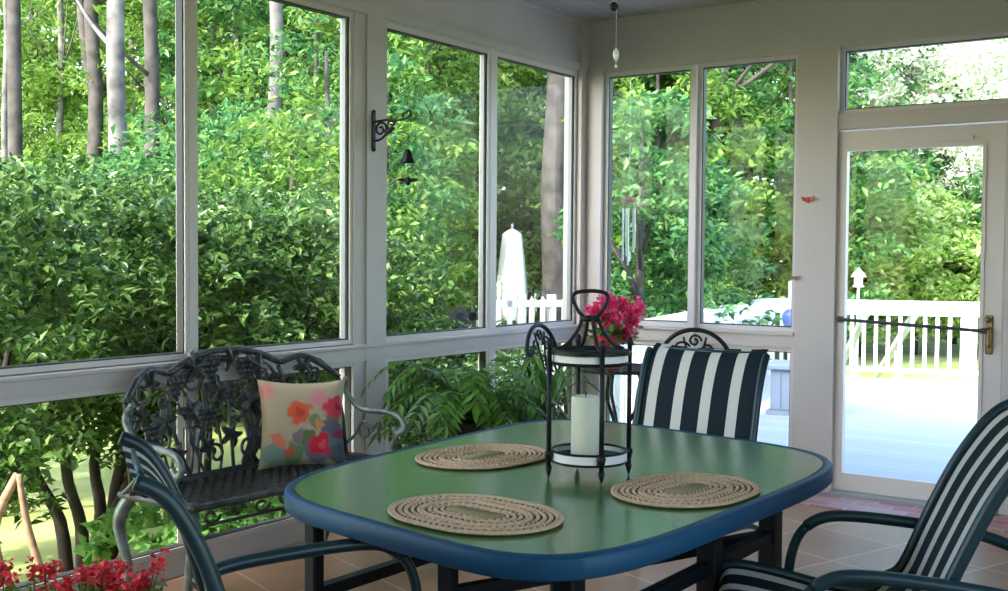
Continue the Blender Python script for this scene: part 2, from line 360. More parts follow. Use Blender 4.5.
    def build(s, name, m, parent=None, smooth=False, loc=None, auto=None):
        me = bpy.data.meshes.new(name); me.from_pydata(s.v, [], s.f)
        for mm in (m if isinstance(m, (list, tuple)) else [m]): me.materials.append(mm)
        if max(s.mi, default=0) > 0: me.polygons.foreach_set('material_index', s.mi)
        if smooth:
            me.polygons.foreach_set('use_smooth', [True] * len(me.polygons))
            if auto: me.set_sharp_from_angle(angle=math.radians(auto))
        me.update(); o = bpy.data.objects.new(name, me); col.objects.link(o)
        if parent: o.parent = parent
        if loc: o.location = loc
        return o

def tag(o, label=None, cat=None, group=None, kind=None):
    if label: o['label'] = label
    if cat: o['category'] = cat
    if group: o['group'] = group
    if kind: o['kind'] = kind
    return o
def thing(name, label, cat, loc=(0, 0, 0), rz=0.0, group=None):
    o = bpy.data.objects.new(name, None); col.objects.link(o); o.location = loc; o.rotation_euler = (0, 0, rz); o.empty_display_size = 0.1
    return tag(o, label, cat, group)
def copy_tree(o, label=None, parent=None):
    c = o.copy(); col.objects.link(c)
    if parent: c.parent = parent
    if label: c['label'] = label
    for ch in list(o.children): copy_tree(ch, None, c)
    return c
def struct(o): o['kind'] = 'structure'; return o
def arc(c, r, a0, a1, n=12, plane='xz', ry=None):
    out = []; ry = ry or r
    for i in range(n + 1):
        a = a0 + (a1 - a0) * i / n; u, v = r * math.cos(a), ry * math.sin(a)
        out.append({'xz': (c[0] + u, c[1], c[2] + v), 'yz': (c[0], c[1] + u, c[2] + v), 'xy': (c[0] + u, c[1] + v, c[2])}[plane])
    return out
def smooth_path(pts, n=8):
    P = [Vector(p) for p in pts]; out = []
    for i in range(len(P) - 1):
        p0 = P[max(i - 1, 0)]; p1 = P[i]; p2 = P[i + 1]; p3 = P[min(i + 2, len(P) - 1)]
        for k in range(n):
            t = k / n; out.append(0.5 * ((2 * p1) + (-p0 + p2) * t + (2 * p0 - 5 * p1 + 4 * p2 - p3) * t * t + (-p0 + 3 * p1 - 3 * p2 + p3) * t ** 3))
    out.append(P[-1]); return out

def leaves_mesh(name, pts, size, m, up=0.5, aspect=0.45, jitter=0.35, droop=0.0, rg=rng):
    """each point carries one folded leaf; one mesh"""
    pts = np.asarray(pts, float); n = len(pts)
    nrm = rg.normal(size=(n, 3)); nrm[:, 2] = np.abs(nrm[:, 2]) + up; nrm /= np.linalg.norm(nrm, axis=1)[:, None]
    d = rg.normal(size=(n, 3)); d[:, 2] -= droop; d -= nrm * (d * nrm).sum(1)[:, None]; d /= np.linalg.norm(d, axis=1)[:, None]
    sd_ = np.cross(nrm, d)
    L = (size * (1 + jitter * rg.uniform(-1, 1, n)))[:, None]
    base = pts - d * L * 0.5; tip = pts + d * L * 0.5 - nrm * L * 0.12
    l = pts - d * L * 0.05 + sd_ * L * aspect * 0.5 + nrm * L * 0.08; r = pts - d * L * 0.05 - sd_ * L * aspect * 0.5 + nrm * L * 0.08
    V = np.stack([base, l, tip, r], 1).reshape(-1, 3)
    i0 = np.arange(n) * 4
    F = np.stack([i0, i0 + 1, i0 + 2, i0, i0 + 2, i0 + 3], 1).reshape(-1)
    me = bpy.data.meshes.new(name); me.vertices.add(4 * n); me.vertices.foreach_set('co', V.ravel())
    me.loops.add(6 * n); me.loops.foreach_set('vertex_index', F.astype(np.int32))
    me.polygons.add(2 * n); me.polygons.foreach_set('loop_start', np.arange(0, 6 * n, 3, dtype=np.int32)); me.polygons.foreach_set('loop_total', np.full(2 * n, 3, dtype=np.int32))
    me.materials.append(m); me.update(calc_edges=True); me.validate()
    return me
def clumps(n, k, rad, spread, seed, shell=0.55, zmin=-1.0):
    """n points in k clumps inside an ellipsoid of radii rad"""
    rg = np.random.default_rng(seed); c = rg.normal(size=(k, 3)); c /= np.linalg.norm(c, axis=1)[:, None]
    c *= (shell + (1 - shell) * rg.random(k) ** 0.6)[:, None]
    c[:, 2] = np.maximum(c[:, 2], zmin)
    idx = rg.integers(0, k, n); p = rg.normal(size=(n, 3)); p /= np.linalg.norm(p, axis=1)[:, None]; p *= (rg.random(n) ** 0.5)[:, None] * spread
    p[:, 2] *= 0.55
    return (c[idx] * np.array(rad)) + p
def mesh_obj(name, me, parent=None, loc=(0, 0, 0), rz=0.0, sc=(1, 1, 1)):
    o = bpy.data.objects.new(name, me); col.objects.link(o); o.location = loc; o.rotation_euler = (0, 0, rz); o.scale = sc
    if parent: o.parent = parent
    return o

# ================================================================== THE ROOM
YB = 6.476; XR = 4.95; YF = -1.6          # back wall, right wall, front wall; left wall is x = 0
ZC = 2.91; SILL = 0.945; RB = 0.834; GT = 2.55; HM = 2.63
o = MB().box(-0.1, XR, YF, YB + 0.1, -0.12, 0.0).build('floor', M['tile']); struct(o)
o = MB().box(-0.1, XR, YF, YB + 0.1, ZC, ZC + 0.1).build('ceiling', M['ceil']); struct(o)
o = MB().prism([(-0.45, YF - 0.4), (XR + 0.1, YF - 0.4), (XR + 0.1, YB + 0.5), (-0.45, YB + 0.5)], ZC + 0.11, ZC + 0.3).build('roof', M['roof']); struct(o)
o = MB().box(1.60, 2.9, YB - 0.42, YB - 0.005, 0.0, 0.006).build('brick_border', M['brick']); struct(o)

# left wall -------------------------------------------------------
wl = MB()
wl.box(-0.1, 0.0, YF, YB + 0.1, 0.0, 0.10)                       # curb
wl.box(-0.1, 0.0, YF, YB, HM, ZC)                                # header
wl.box(-0.1, 0.02, YF, YB, GT + 0.03, HM)
wl.box(-0.08, 0.0, YF, YB, GT + 0.018, GT + 0.03)
wl.box(-0.09, 0.015, YF, YB, RB, SILL - 0.026); wl.box(-0.07, 0.03, YF, YB, SILL - 0.045, SILL - 0.025, 0.004)
wl.box(-0.09, 0.006, 4.215, 4.30, 0.10, GT + 0.03); wl.box(-0.09, 0.016, 4.30, 4.452, 0.10, GT + 0.03)
wl.box(-0.1, 0.03, YB - 0.10, YB + 0.1, 0.10, ZC)
o = wl.build('wall_left', M['white']); struct(o)
def window(n, axis, a0, a1, z0, z1, pos, fw=0.03, screen=False, dark_left=True):
    """one framed pane; axis 'y': in the left wall, axis 'x': in the back wall"""
    f = MB()
    def bx(mb, u0, u1, w0, w1, p0, p1):
        if axis == 'y': mb.box(pos + p0, pos + p1, u0, u1, w0, w1)
        else: mb.box(u0, u1, pos - p1, pos - p0, w0, w1)
    bx(f, a0, a1, z0, z0 + fw, -0.05, 0.008); bx(f, a0, a1, z1 - fw, z1, -0.05, 0.008); bx(f, a0, a0 + fw, z0 + fw, z1 - fw, -0.05, 0.008); bx(f, a1 - fw, a1, z0 + fw, z1 - fw, -0.05, 0.008)
    w = f.build('window_%d' % n, M['rail']); struct(w)
    g = MB(); t = 0.006
    i0, i1, j0, j1 = a0 + fw, a1 - fw, z0 + fw, z1 - fw
    bx(g, i0, i1, j0, j0 + t, -0.04, -0.0); bx(g, i0, i1, j1 - t, j1, -0.04, -0.0); bx(g, i0, i0 + t, j0, j1, -0.04, -0.0); bx(g, i1 - t, i1, j0, j1, -0.04, -0.0)
    struct(g.build('gasket', M['gasket'], w))
    if screen:
        s = MB(); bx(s, i1 - 0.022, i1 - t, j0 + t, j1 - t, -0.03, -0.005); struct(s.build('screen_frame', M['screen'], w))
    p = MB(); bx(p, i0, i1, j0, j1, -0.025, -0.021); struct(p.build('pane', M['glass'], w))
    return w
k = 1
yA = [-0.75, 0.45, 0.53, 1.82, 1.90, 3.168, 3.245, 4.236]
for a, b in ((YF + 0.1, 0.45), (0.53, 1.82), (1.90, 3.190), (3.215, 4.215)):
    window(k, 'y', a, b, SILL - 0.02, GT + 0.02, -0.01, 0.022, screen=(a > 3)); k += 1
for a, b in ((4.43, 5.395), (5.44, 6.376)):
    window(k, 'y', a, b, SILL - 0.025, GT + 0.02, -0.01, 0.026, screen=True); k += 1
for a, b in ((YF + 0.1, 0.45), (0.53, 1.82), (1.90, 3.190), (3.215, 4.236), (4.468, 5.395), (5.44, 6.376)):
    window(k, 'y', a, b, 0.10, RB, -0.01, 0.022); k += 1
tb = MB()
for a, b in ((0.45, 0.53), (1.82, 1.90), (3.19, 3.215), (5.395, 5.44)):
    tb.box(-0.08, 0.0, a, b, 0.10, RB); tb.box(-0.08, 0.0, a, b, SILL - 0.03, GT + 0.02)
struct(tb.build('trim_1', M['rail']))

# back wall -------------------------------------------------------
DX0, DX1 = 1.70, 2.60; DT = 2.10
wb_ = MB()
wb_.box(0.0, XR, YB, YB + 0.1, HM, ZC); wb_.box(0.0, XR, YB - 0.02, YB + 0.1, GT + 0.03, HM)
wb_.box(0.0, 1.60, YB, YB + 0.08, GT + 0.018, GT + 0.03)
wb_.box(0.0, 1.46, YB - 0.008, YB + 0.09, RB, SILL - 0.014); wb_.box(0.0, 1.452, YB - 0.025, YB + 0.07, SILL - 0.035, SILL - 0.016)
wb_.box(0.0, 1.60, YB, YB + 0.1, 0.0, 0.12)
wb_.box(0.02, 0.14, YB - 0.03, YB + 0.09, 0.12, GT + 0.03)
wb_.box(1.452, 1.66, YB - 0.01, YB + 0.09, 0.0, GT + 0.03); wb_.box(1.60, 1.70, YB - 0.035, YB + 0.09, 0.0, HM - 0.03)      # post and jamb
wb_.box(1.70, XR, YB - 0.02, YB + 0.09, DT + 0.01, 2.20)          # transom bar
wb_.box(DX1 + 0.01, DX1 + 0.12, YB - 0.035, YB + 0.09, 0.0, DT + 0.01)
wb_.box(DX1 + 0.12, XR, YB, YB + 0.1, 0.0, DT + 0.01)
wb_.box(2.78, XR, YB, YB + 0.1, 2.20, GT + 0.03)
o = wb_.build('wall_back', M['white']); struct(o)
window(k, 'x', 0.14, 0.78, SILL - 0.015, GT + 0.02, YB + 0.02, 0.028); k += 1
window(k, 'x', 0.81, 1.455, SILL - 0.015, GT + 0.02, YB + 0.02, 0.025); k += 1
window(k, 'x', 0.14, 0.785, 0.12, RB, YB + 0.02, 0.03); k += 1
window(k, 'x', 0.83, 1.452, 0.12, RB, YB + 0.02, 0.025); k += 1
window(k, 'x', 1.70, 2.78, 2.20, 2.585, YB + 0.02, 0.025); k += 1
struct(MB().box(0.78, 0.81, YB - 0.02, YB + 0.06, 0.12, GT).build('trim_2', M['rail']))
# crown line where ceiling meets header
struct(MB().box(0.0, 0.012, YF, YB, ZC - 0.03, ZC).box(0.0, XR, YB - 0.012, YB, ZC - 0.012, ZC).build('trim_3', M['white']))

# door: white storm door, full glass ---------------------------------
DY = YB + 0.0
d = MB()
d.box(DX0, DX0 + 0.052, DY, DY + 0.04, 0.02, DT); d.box(DX1 - 0.114, DX1, DY, DY + 0.04, 0.02, DT)
d.box(DX0 + 0.052, DX1 - 0.114, DY, DY + 0.04, 1.985, DT); d.box(DX0 + 0.052, DX1 - 0.114, DY, DY + 0.04, 0.02, 0.125)
d.box(DX0 + 0.03, DX0 + 0.052, DY - 0.008, DY, 0.08, 2.0); d.box(DX1 - 0.114, DX1 - 0.095, DY - 0.008, DY, 0.08, 2.0)
door = struct(d.build('door_1', M['rail']))
struct(MB().box(DX0 + 0.052, DX1 - 0.114, DY + 0.018, DY + 0.022, 0.10, 1.985).build('pane', M['glass'], door))
MB().tube([(DX0 + 0.03, DY - 0.03, 1.018), (DX1 - 0.09, DY - 0.03, 0.985)], 0.010, 8).box(DX0 + 0.02, DX0 + 0.05, DY - 0.035, DY, 1.0, 1.035).box(DX1 - 0.10, DX1 - 0.075, DY - 0.035, DY, 0.97, 1.0).build('crossbar', M['gasket'], door)
h = MB(); hx = DX1 - 0.062
h.box(hx - 0.02, hx + 0.018, DY - 0.012, DY, 0.86, 1.07, 0.004); h.tube([(hx, DY - 0.012, 0.90), (hx + .004, DY - 0.05, 0.91), (hx + .004, DY - 0.052, 0.99), (hx, DY - 0.012, 1.0)], 0.008, 8); h.ball((hx - 0.006, DY - 0.02, 1.045), 0.016)
h.build('door_handle', M['brass'], door, smooth=True, auto=40)
MB().box(hx - 0.3, hx - 0.1, DY - 0.02, DY, 2.015, 2.04).build('closer_tab', M['rail'], door)
struct(MB().box(1.70, DX1 + 0.01, YB - 0.09, YB + 0.10, 0.0, 0.025, 0.006).build('threshold', M['screen']))
# unseen closing walls, built plainly
rw = MB().box(XR, XR + 0.1, YF, YB + 0.1, 0, 0.4).box(XR, XR + 0.1, YF, YB + 0.1, 2.6, ZC)
for y in (YF, 0.1, 1.8, 3.5): rw.box(XR, XR + 0.1, y, y + 0.1, 0.4, 2.6)
rw.box(XR, XR + 0.1, 3.6, YB + 0.1, 0.4, 2.6)
struct(rw.build('wall_right', M['white']))
for y in (YF + 0.1, 0.2, 1.9):  # unseen windows, added to bring daylight onto the left wall
    window(k, 'y', y, y + 1.6, 0.4, 2.6, XR + 0.05, 0.03); k += 1
fr = MB().box(-0.1, XR, YF - 0.1, YF, 0, ZC)
struct(fr.build('wall_front', M['siding']))

# ================================================================== THE HOUSE BESIDE THE PORCH
struct(MB().box(0, 12, -12, -4.5, -0.35, 2.6).build('house_wall', M['siding']))
struct(MB().box(-0.4, 12.4, -12.4, -4.2, 2.6, 2.85).build('house_roof', M['roof']))

# ================================================================== GROUND, DECK
GZ = -0.35
def at(px, dist):
    """ground point lying in this direction from the viewpoint, this many metres away"""
    u = (px - 504) / FPX; v = FW + RT * u; return Vector((CAM.x + v.x * dist, CAM.y + v.y * dist, GZ))
gm = MB(); N = 40
for i in range(N + 1):
    for j in range(N + 1):
        x = -70 + 130 * i / N; y = -30 + 120 * j / N
        z = GZ + 0.05 * math.sin(x * 0.7 + y * 0.4) * min(1, max(0, (-x - 4) / 10)) + max(0, (-x - 14)) * 0.03 + max(0, y - 22) * 0.03
        gm.v.append((x, y, z))
for i in range(N):
    for j in range(N): a = i * (N + 1) + j; gm.f.append((a, a + N + 1, a + N + 2, a + 1)); gm.mi.append(0)
o = gm.build('lawn', M['lawn'], smooth=True); struct(o)
struct(MB().prism([(-3.3, 7.3), (-0.5, 7.3), (-0.9, 12.6), (-3.6, 11.0)], GZ, GZ + 0.06).build('garden_path', M['concrete']))
A_ = Vector((0.02, 6.62)); B_ = Vector((-1.2, 12.75)); Cc = Vector((8.5, 15.6))
dk = MB().prism([(A_.x, A_.y), (8.5, 6.62), (8.5, 15.6), (B_.x, B_.y)], -0.13, -0.02)
struct(dk.build('deck', M['deck']))
struct(MB().prism([(0.1, 6.7), (8.4, 6.7), (8.4, 15.4), (-1.0, 12.7)], GZ, -0.13).build('deck_skirt', M['ext']))
def railing(P, Q, name, label, group=None, top=0.90, posts=4, gap=0.13, face=0.13):
    P = Vector(P); Q = Vector(Q); L = (Q - P).length; t = (Q - P) / L; nrm = Vector((-t.y, t.x))
    root = thing(name, label, 'railing', (P.x, P.y, -0.02), math.atan2(t.y, t.x), group)
    MB().box(-0.06, L + 0.06, -0.08, 0.08, top - 0.035, top + 0.0, 0.005).build('top_rail', M['ext'], root)
    MB().box(0, L, -0.045, -0.02, top - 0.035 - face, top - 0.035).build('fascia_board', M['ext'], root)
    MB().box(0, L, -0.02, 0.02, 0.08, 0.13).build('bottom_rail', M['ext'], root)
    for i in range(posts): x = L * i / (posts - 1); MB().box(x - 0.05, x + 0.05, -0.05, 0.05, 0, top - 0.035).build('post', M['ext'], root)
    n = int(L / gap); bal = None
    for i in range(1, n):
        if bal is None: bal = MB().box(-0.02, 0.02, -0.02, 0.02, 0.13, top - 0.035).build('baluster', M['ext'], root); bal.location = (L * i / n, 0, 0)
        else: c = bal.copy(); col.objects.link(c); c.location = (L * i / n, 0, 0)
    return root
railing((0.02, 6.75), (-1.15, 12.65), 'deck_railing', 'white deck railing running out from the porch corner', posts=4)
railing((-1.15, 12.75), (7.2, 15.2), 'deck_railing', 'long white railing across the far edge of the deck', posts=5)
# stair rails dropping off the far-left of the deck
sr = thing('stair_railing', 'white sloping stair rails descending beyond the deck railing', 'railing', (-0.7, 13.1, 0))
for dx in (0.0, 0.55, 1.1):
    MB().bar((dx, 0.1, 0.75), (dx - 1.1, 2.4, -0.25), 0.07, 0.07).build('sloping_rail', M['ext'], sr)
for dx in (-0.5, 0.05, 0.6):
    MB().box(dx - .04, dx + .04, 1.2, 1.28, -0.35, 0.28).build('stair_post', M['ext'], sr)

# grey deck box ------------------------------------------------------
bxr = thing('deck_box', 'blue-grey storage box with an overhanging lid on the shaded deck', 'box', (0.30, 9.75, -0.02), 0.2)
b = MB().box(-0.22, 0.22, -0.2, 0.2, 0.02, 0.40, 0.01)
for i in range(5): b.box(-0.2 + i * 0.085, -0.2 + i * 0.085 + 0.07, -0.207, -0.198, 0.05, 0.38)
b.build('box_body', M['boxgrey'], bxr); MB().box(-0.27, 0.27, -0.25, 0.25, 0.40, 0.45, 0.012).build('lid', M['boxgrey'], bxr)
MB().box(-0.25, 0.25, -0.23, 0.23, 0.0, 0.04).build('plinth', M['boxgrey'], bxr)

# solar stake with a blue globe on deck rail
st = thing('garden_stake', 'thin pale pole with a blue globe beside the deck corner', 'garden ornament', (-0.75, 12.3, -0.02))
MB().tube([(0, 0, 0), (0, 0, 1.12)], 0.02, 8).build('pole', M['ext'], st)
MB().ball((0, 0, 0.70), 0.085, 14, 10, (1, 1, 1.25)).build('globe', mat('blue_globe', (0.16, 0.22, 0.50), 0.3), st, smooth=True)

# bird feeder on a pole, seen through the door -----------------------
bf = thing('bird_feeder', 'small white lantern-shaped bird feeder on a pole seen through the door', 'bird feeder', (-0.88, 15.2, GZ))
MB().tube([(0, 0, 0), (0, 0, 1.33)], 0.018, 8).build('pole', M['ext'], bf)
f = MB().lathe([(0.07, 1.32), (0.08, 1.335), (0.055, 1.35), (0.065, 1.46), (0.075, 1.47)], 6); f.build('feeder_body', M['ext'], bf)
MB().lathe([(0.105, 1.46), (0.065, 1.52), (0.02, 1.56), (0.0, 1.59)], 6).build('feeder_roof', M['ext'], bf)

# closed garden umbrella --------------------------------------------
um = thing('garden_umbrella', 'closed white patio umbrella standing in the garden', 'umbrella', (-5.17, 13.21, GZ))
prof = []
cu = MB(); nn = 24; vs = []; zs = [0.80, 0.86, 1.05, 1.3, 1.6, 1.85, 2.02, 2.08]; rr_ = [0.17, 0.19, 0.20, 0.19, 0.165, 0.14, 0.12, 0.03]
for z, r in zip(zs, rr_):
    for q in range(nn): a = 2 * PI * q / nn; rad = r * (1 + 0.16 * math.cos(a * 8)); vs.append((rad * math.cos(a), rad * math.sin(a), z))
fs = [(i * nn + q, i * nn + (q + 1) % nn, (i + 1) * nn + (q + 1) % nn, (i + 1) * nn + q) for i in range(len(zs) - 1) for q in range(nn)]
cu.add(vs, fs); cu.build('canopy', M['canvas'], um, smooth=True)
MB().tube([(0, 0, 0.05), (0, 0, 2.16)], 0.02, 8).build('pole', M['screen'], um)
MB().lathe([(0.25, 0), (0.25, 0.05), (0.05, 0.09), (0.03, 0.25)], 20).build('base', M['screen'], um)
MB().lathe([(0.155, 1.28), (0.185, 1.30), (0.185, 1.34), (0.155, 1.36)], 20).build('tie_strap', M['canvas'], um)

# picket fence beyond ------------------------------------------------
def fence(P, Q, label, m, h=1.18, cat='fence', n=None, w=0.07):
    P = Vector(P); Q = Vector(Q); L = (Q - P).length; t = (Q - P) / L
    root = thing('picket_fence', label, cat, (P.x, P.y, GZ), math.atan2(t.y, t.x))
    MB().box(0, L, 0.0, 0.03, 0.22, 0.30).build('lower_rail', m, root); MB().box(0, L, 0.0, 0.03, h - 0.14, h - 0.05).build('upper_rail', m, root)
    for i in range(5): x = L * i / 4; MB().box(x - 0.05, x + 0.05, 0.03, 0.12, 0, h + 0.02).build('post', m, root)
    n = min(95, int(L / 0.15)); pk = None
    for i in range(n):
        if pk is None: pk = MB().prism([(-w / 2, 0.04), (w / 2, 0.04), (w / 2, h - 0.06), (0, h), (-w / 2, h - 0.06)], -0.02, 0.0).xf(Matrix.Rotation(PI / 2, 4, 'X')).build('picket', m, root); pk.location = (0.08, -0.0, 0)
        else: c = pk.copy(); col.objects.link(c); c.location = (0.08 + i * L / n, -0.0, 0)
    return root
fence(at(493, 14.6).xy, at(612, 15.2).xy, 'white picket fence beyond the shrubs behind the closed umbrella', M['ext'])
fence(at(380, 12.6).xy, at(490, 13.2).xy, 'left section of the white fence, its shade painted dark', mat('shade_painted_fence', (0.035, 0.04, 0.045), 0.7), h=1.1, w=0.09)  # shaded stretch of the white fence; shade put into its dark colour

# ================================================================== PLANTS OUTSIDE
FM = {}
def stems(mb, h, n, spread, r, seed):
    rg = random.Random(seed)
    for i in range(n):
        a = rg.uniform(0, 2 * PI); x0, y0 = 0.10 * math.cos(a), 0.10 * math.sin(a); dx, dy = spread * math.cos(a) * rg.uniform(.3, 1), spread * math.sin(a) * rg.uniform(.3, 1)
        p = [(x0, y0, -0.05)]; m = 5
        for j in range(1, m + 1): t = j / m; p.append((x0 + dx * t ** 1.3 + rg.uniform(-.04, .04), y0 + dy * t ** 1.3 + rg.uniform(-.04, .04), h * t))
        mb.tube(smooth_path(p, 3), [r * (1 - 0.65 * q / (3 * m)) for q in range(3 * m + 1)], 6)
        b0 = Vector(p[2]); mb.tube([b0, b0 + Vector((rg.uniform(-.35, .35), rg.uniform(-.35, .35), h * .4))], [r * .45, r * .2], 5)
    return mb
SHL = {}
def shrub(x, y, h, w, lab, v=0, m='leaf_shrub', clear=0.75, dens=1.0, name='shrub', g='shrubs along the left wall', leaf=0.064, z=GZ, stems_n=7):
    root = thing(name, lab, 'shrub', (x, y, z), random.uniform(0, 6), g)
    hz = (h - clear) / 2
    me = leaves_mesh('foliage', clumps(int(9000 * w * (0.5 + hz)), 130, (w, w, hz), 0.19, int(abs(x * 31 + y * 17))), leaf, M[m])
    f = mesh_obj('foliage', me, root, (0, 0, clear + hz))
    if stems_n: stems(MB(), clear + hz, stems_n, w * 0.8, 0.042 if stems_n in (4, 6) and x > -1.8 else 0.03, int(x * 100 + y * 10)).build('stems', M['barkd'], root, smooth=True)
    return root
SR = [(85, 6.1, 2.15, 1.0, 0.55, 6, 'dark leafy shrub with forked bare stems outside, left of the bench'),
      (-62, 5.3, 2.2, 1.0, 0.35, 4, 'shrub outside at the left edge of the picture'),
      (205, 6.4, 2.05, 0.85, 0.80, 5, 'dark shrub outside behind the bench back'),
      (310, 7.0, 2.0, 0.80, 0.95, 3, 'shrub outside behind the cushion, beside the window post'),
      (0, 7.4, 2.35, 1.1, 0.95, 3, 'shrub standing behind the forked-stem shrub, to its left'),
      (140, 8.2, 2.3, 1.1, 0.95, 3, 'shrub standing behind the forked-stem shrub, to its right'),
      (265, 8.8, 2.3, 1.1, 0.90, 3, 'back-row shrub seen through the second window from the post'),
      (325, 9.4, 2.0, 0.75, 0.75, 4, 'back-row shrub just left of the bell bracket post'),
      (415, 9.0, 1.25, 0.75, 0.15, 4, 'low shrub in front of the dark fence'),
      (478, 9.6, 1.15, 0.65, 0.1, 4, 'low shrub in front of the corner mullion and fence'),
      (-90, 7.6, 2.5, 1.2, 0.9, 5, 'back-row shrub beyond the left edge')]
for i, (px, dd_, h_, w_, cl, sn, lab) in enumerate(SR):
    p = at(px, dd_); shrub(p.x, p.y, h_, w_, lab, i % 3, 'leaf_shrub', cl, stems_n=sn)
# low hostas by the curb
for i, (x, y, s) in enumerate(((-0.62, 3.6, 1.0), (-0.66, 4.3, 0.9), (-0.70, 5.1, 1.1))):
    root = thing('hosta', ['low bright green clump outside, seen under the bench seat', 'low bright green clump outside between bench and post', 'low bright green clump outside beyond the window post'][i], 'plant', (x, y, GZ), i * 2.0, 'low clumps beside the porch curb')
    rg = np.random.default_rng(40 + i)
    pts = clumps(1100, 80, (0.42 * s, 0.42 * s, 0.22 * s), 0.09, 70 + i); pts[:, 2] += 0.30
    mesh_obj('leaves', leaves_mesh('leaves', pts, 0.085, M['leaf_hosta'], up=0.9, aspect=0.6, rg=rg), root)

# woodland -----------------------------------------------------------
def trunk(mb, h, r, lean=(0, 0), fork=False, seed=0):
    rg = random.Random(seed); p = []; n = 8
    for i in range(n + 1): t = i / n; p.append((lean[0] * t * h + rg.uniform(-.04, .04), lean[1] * t * h + rg.uniform(-.04, .04), -0.1 + h * t))
    mb.tube(smooth_path(p, 3), [r * (1.15 if i == 0 else 1.0) * (1 - 0.5 * i / (3 * n)) for i in range(3 * n + 1)], 12)
    if fork:
        b0 = Vector(p[3]); mb.tube(smooth_path([b0, b0 + Vector((-.35, .1, .6)), b0 + Vector((-.55, .1, 2.0)), b0 + Vector((-.6, .1, 4.5))], 4), [r * .7 * (1 - .04 * i) for i in range(13)], 8)
    for i in range(7):
        t = rg.uniform(.45, .95); b0 = Vector(p[int(t * n)]); a = rg.uniform(0, 2 * PI); L = rg.uniform(.8, 2.2)
        mb.tube(smooth_path([b0, b0 + Vector((math.cos(a) * L * .5, math.sin(a) * L * .5, L * .3)), b0 + Vector((math.cos(a) * L, math.sin(a) * L, L * .7))], 3), [r * .32 * (1 - .12 * q) for q in range(7)], 6)
    return mb
def tall_tree(px, dist, wpx, bark, lab, fork=False, lean=(0, 0), seed=0, h=11):
    p = at(px, dist); r = wpx / FPX * dist / 2 * 1.25
    p.z = GZ + max(0, -p.x - 14) * .03
    root = thing('woodland_tree', lab, 'tree', p, 0, 'tall bare-trunked trees in the wood')
    trunk(MB(), h, r, lean, fork, seed).build('trunk', M[bark], root, smooth=True)
    if 'tall' not in FM: FM['tall'] = leaves_mesh('crown', clumps(2600, 60, (2.3, 2.3, 1.9), 0.5, 200), 0.2, M['leaf_wood'])
    mesh_obj('crown', FM['tall'], root, (lean[0] * h, lean[1] * h, h - 0.6), seed)
    return root
T = [(18, 15, 13, 'bark', 'dark grey tree trunk at the left edge of the wood', False), (93, 17, 14, 'bark', 'forked grey trunk just left of the pale trunk', True), (114, 13, 17, 'barkl', 'thick pale grey trunk, the brightest in the wood', False),
     (155, 15, 14, 'bark', 'straight grey trunk left of the first white mullion', False), (268, 14, 13, 'barkl', 'pale leaning trunk seen through the second window', False),
     (60, 24, 7, 'barkl', 'slim pale trunk far back between the grey trunks', False), (35, 27, 7, 'bark', 'slim dark trunk far back beside the left edge trunk', False), (236, 20, 10, 'bark', 'dark trunk in the shade left of the pale leaning trunk', False),
     (210, 22, 9, 'bark', 'dark trunk just right of the first mullion', False), (135, 25, 6, 'barkl', 'very thin pale sapling trunk behind the pale thick trunk', False), (318, 21, 8, 'bark', 'dim trunk near the right edge of the second window', False),
     (5, 19, 6, 'barkl', 'thin trunk at the extreme left edge', False), (720, 17, 15, 'bark', 'grey trunk seen at the top of the right-hand back window', False), (440, 20, 10, 'bark', 'dim trunk behind the wrought-iron bell', False), (552, 16, 22, 'bark', 'thick curving trunk behind the foliage near the room corner', False), (470, 24, 9, 'bark', 'faint trunk left of the corner window mullion', False)]
for i, (px, d_, w_, bk, lab, fk) in enumerate(T):
    tall_tree(px, d_, w_, bk, lab, fk, lean=((0.008, 0.004) if i % 3 else (-0.008, 0.0)) if px != 268 else (0.012, 0.01), seed=i)

def under(px, dist, h, w, m, lab, v=0, leaf=0.10, g='leafy understory trees', n=9000, base=0.3, name='understory_tree', tr=0.05, cat='tree', k=120):
    p = at(px, dist); p.z = GZ + max(0, -p.x - 14) * .03 + max(0, p.y - 22) * .03
    root = thing(name, lab, cat, p, (px * 7.3 + dist) % 6.28, g)
    hz = (h - base) / 2
    me = leaves_mesh('crown', clumps(n, k, (w, w, hz), 0.16 * w + 0.12, int(px * 3 + dist * 7 + 500)), leaf, M[m])
    mesh_obj('crown', me, root, (0, 0, base + hz))
    mb = MB(); mb.tube([(0, 0, -.1), (.05, .03, base + hz * .6), (0, .1, base + hz * 1.7)], [tr * 1.3, tr, tr * .4], 8)
    rg = random.Random(int(px * 3 + dist))
    for q in range(6):
        z0 = base + hz * rg.uniform(.2, 1.3); a = rg.uniform(0, 6.28); mb.tube([(0.03, 0.03, z0), (math.cos(a) * w * .4, math.sin(a) * w * .4, z0 + hz * .25), (math.cos(a) * w * .75, math.sin(a) * w * .75, z0 + hz * .4)], [tr * .5, tr * .35, tr * .15], 5)
    mb.build('trunk', M['bark'], root, smooth=True)
    return root
U = []
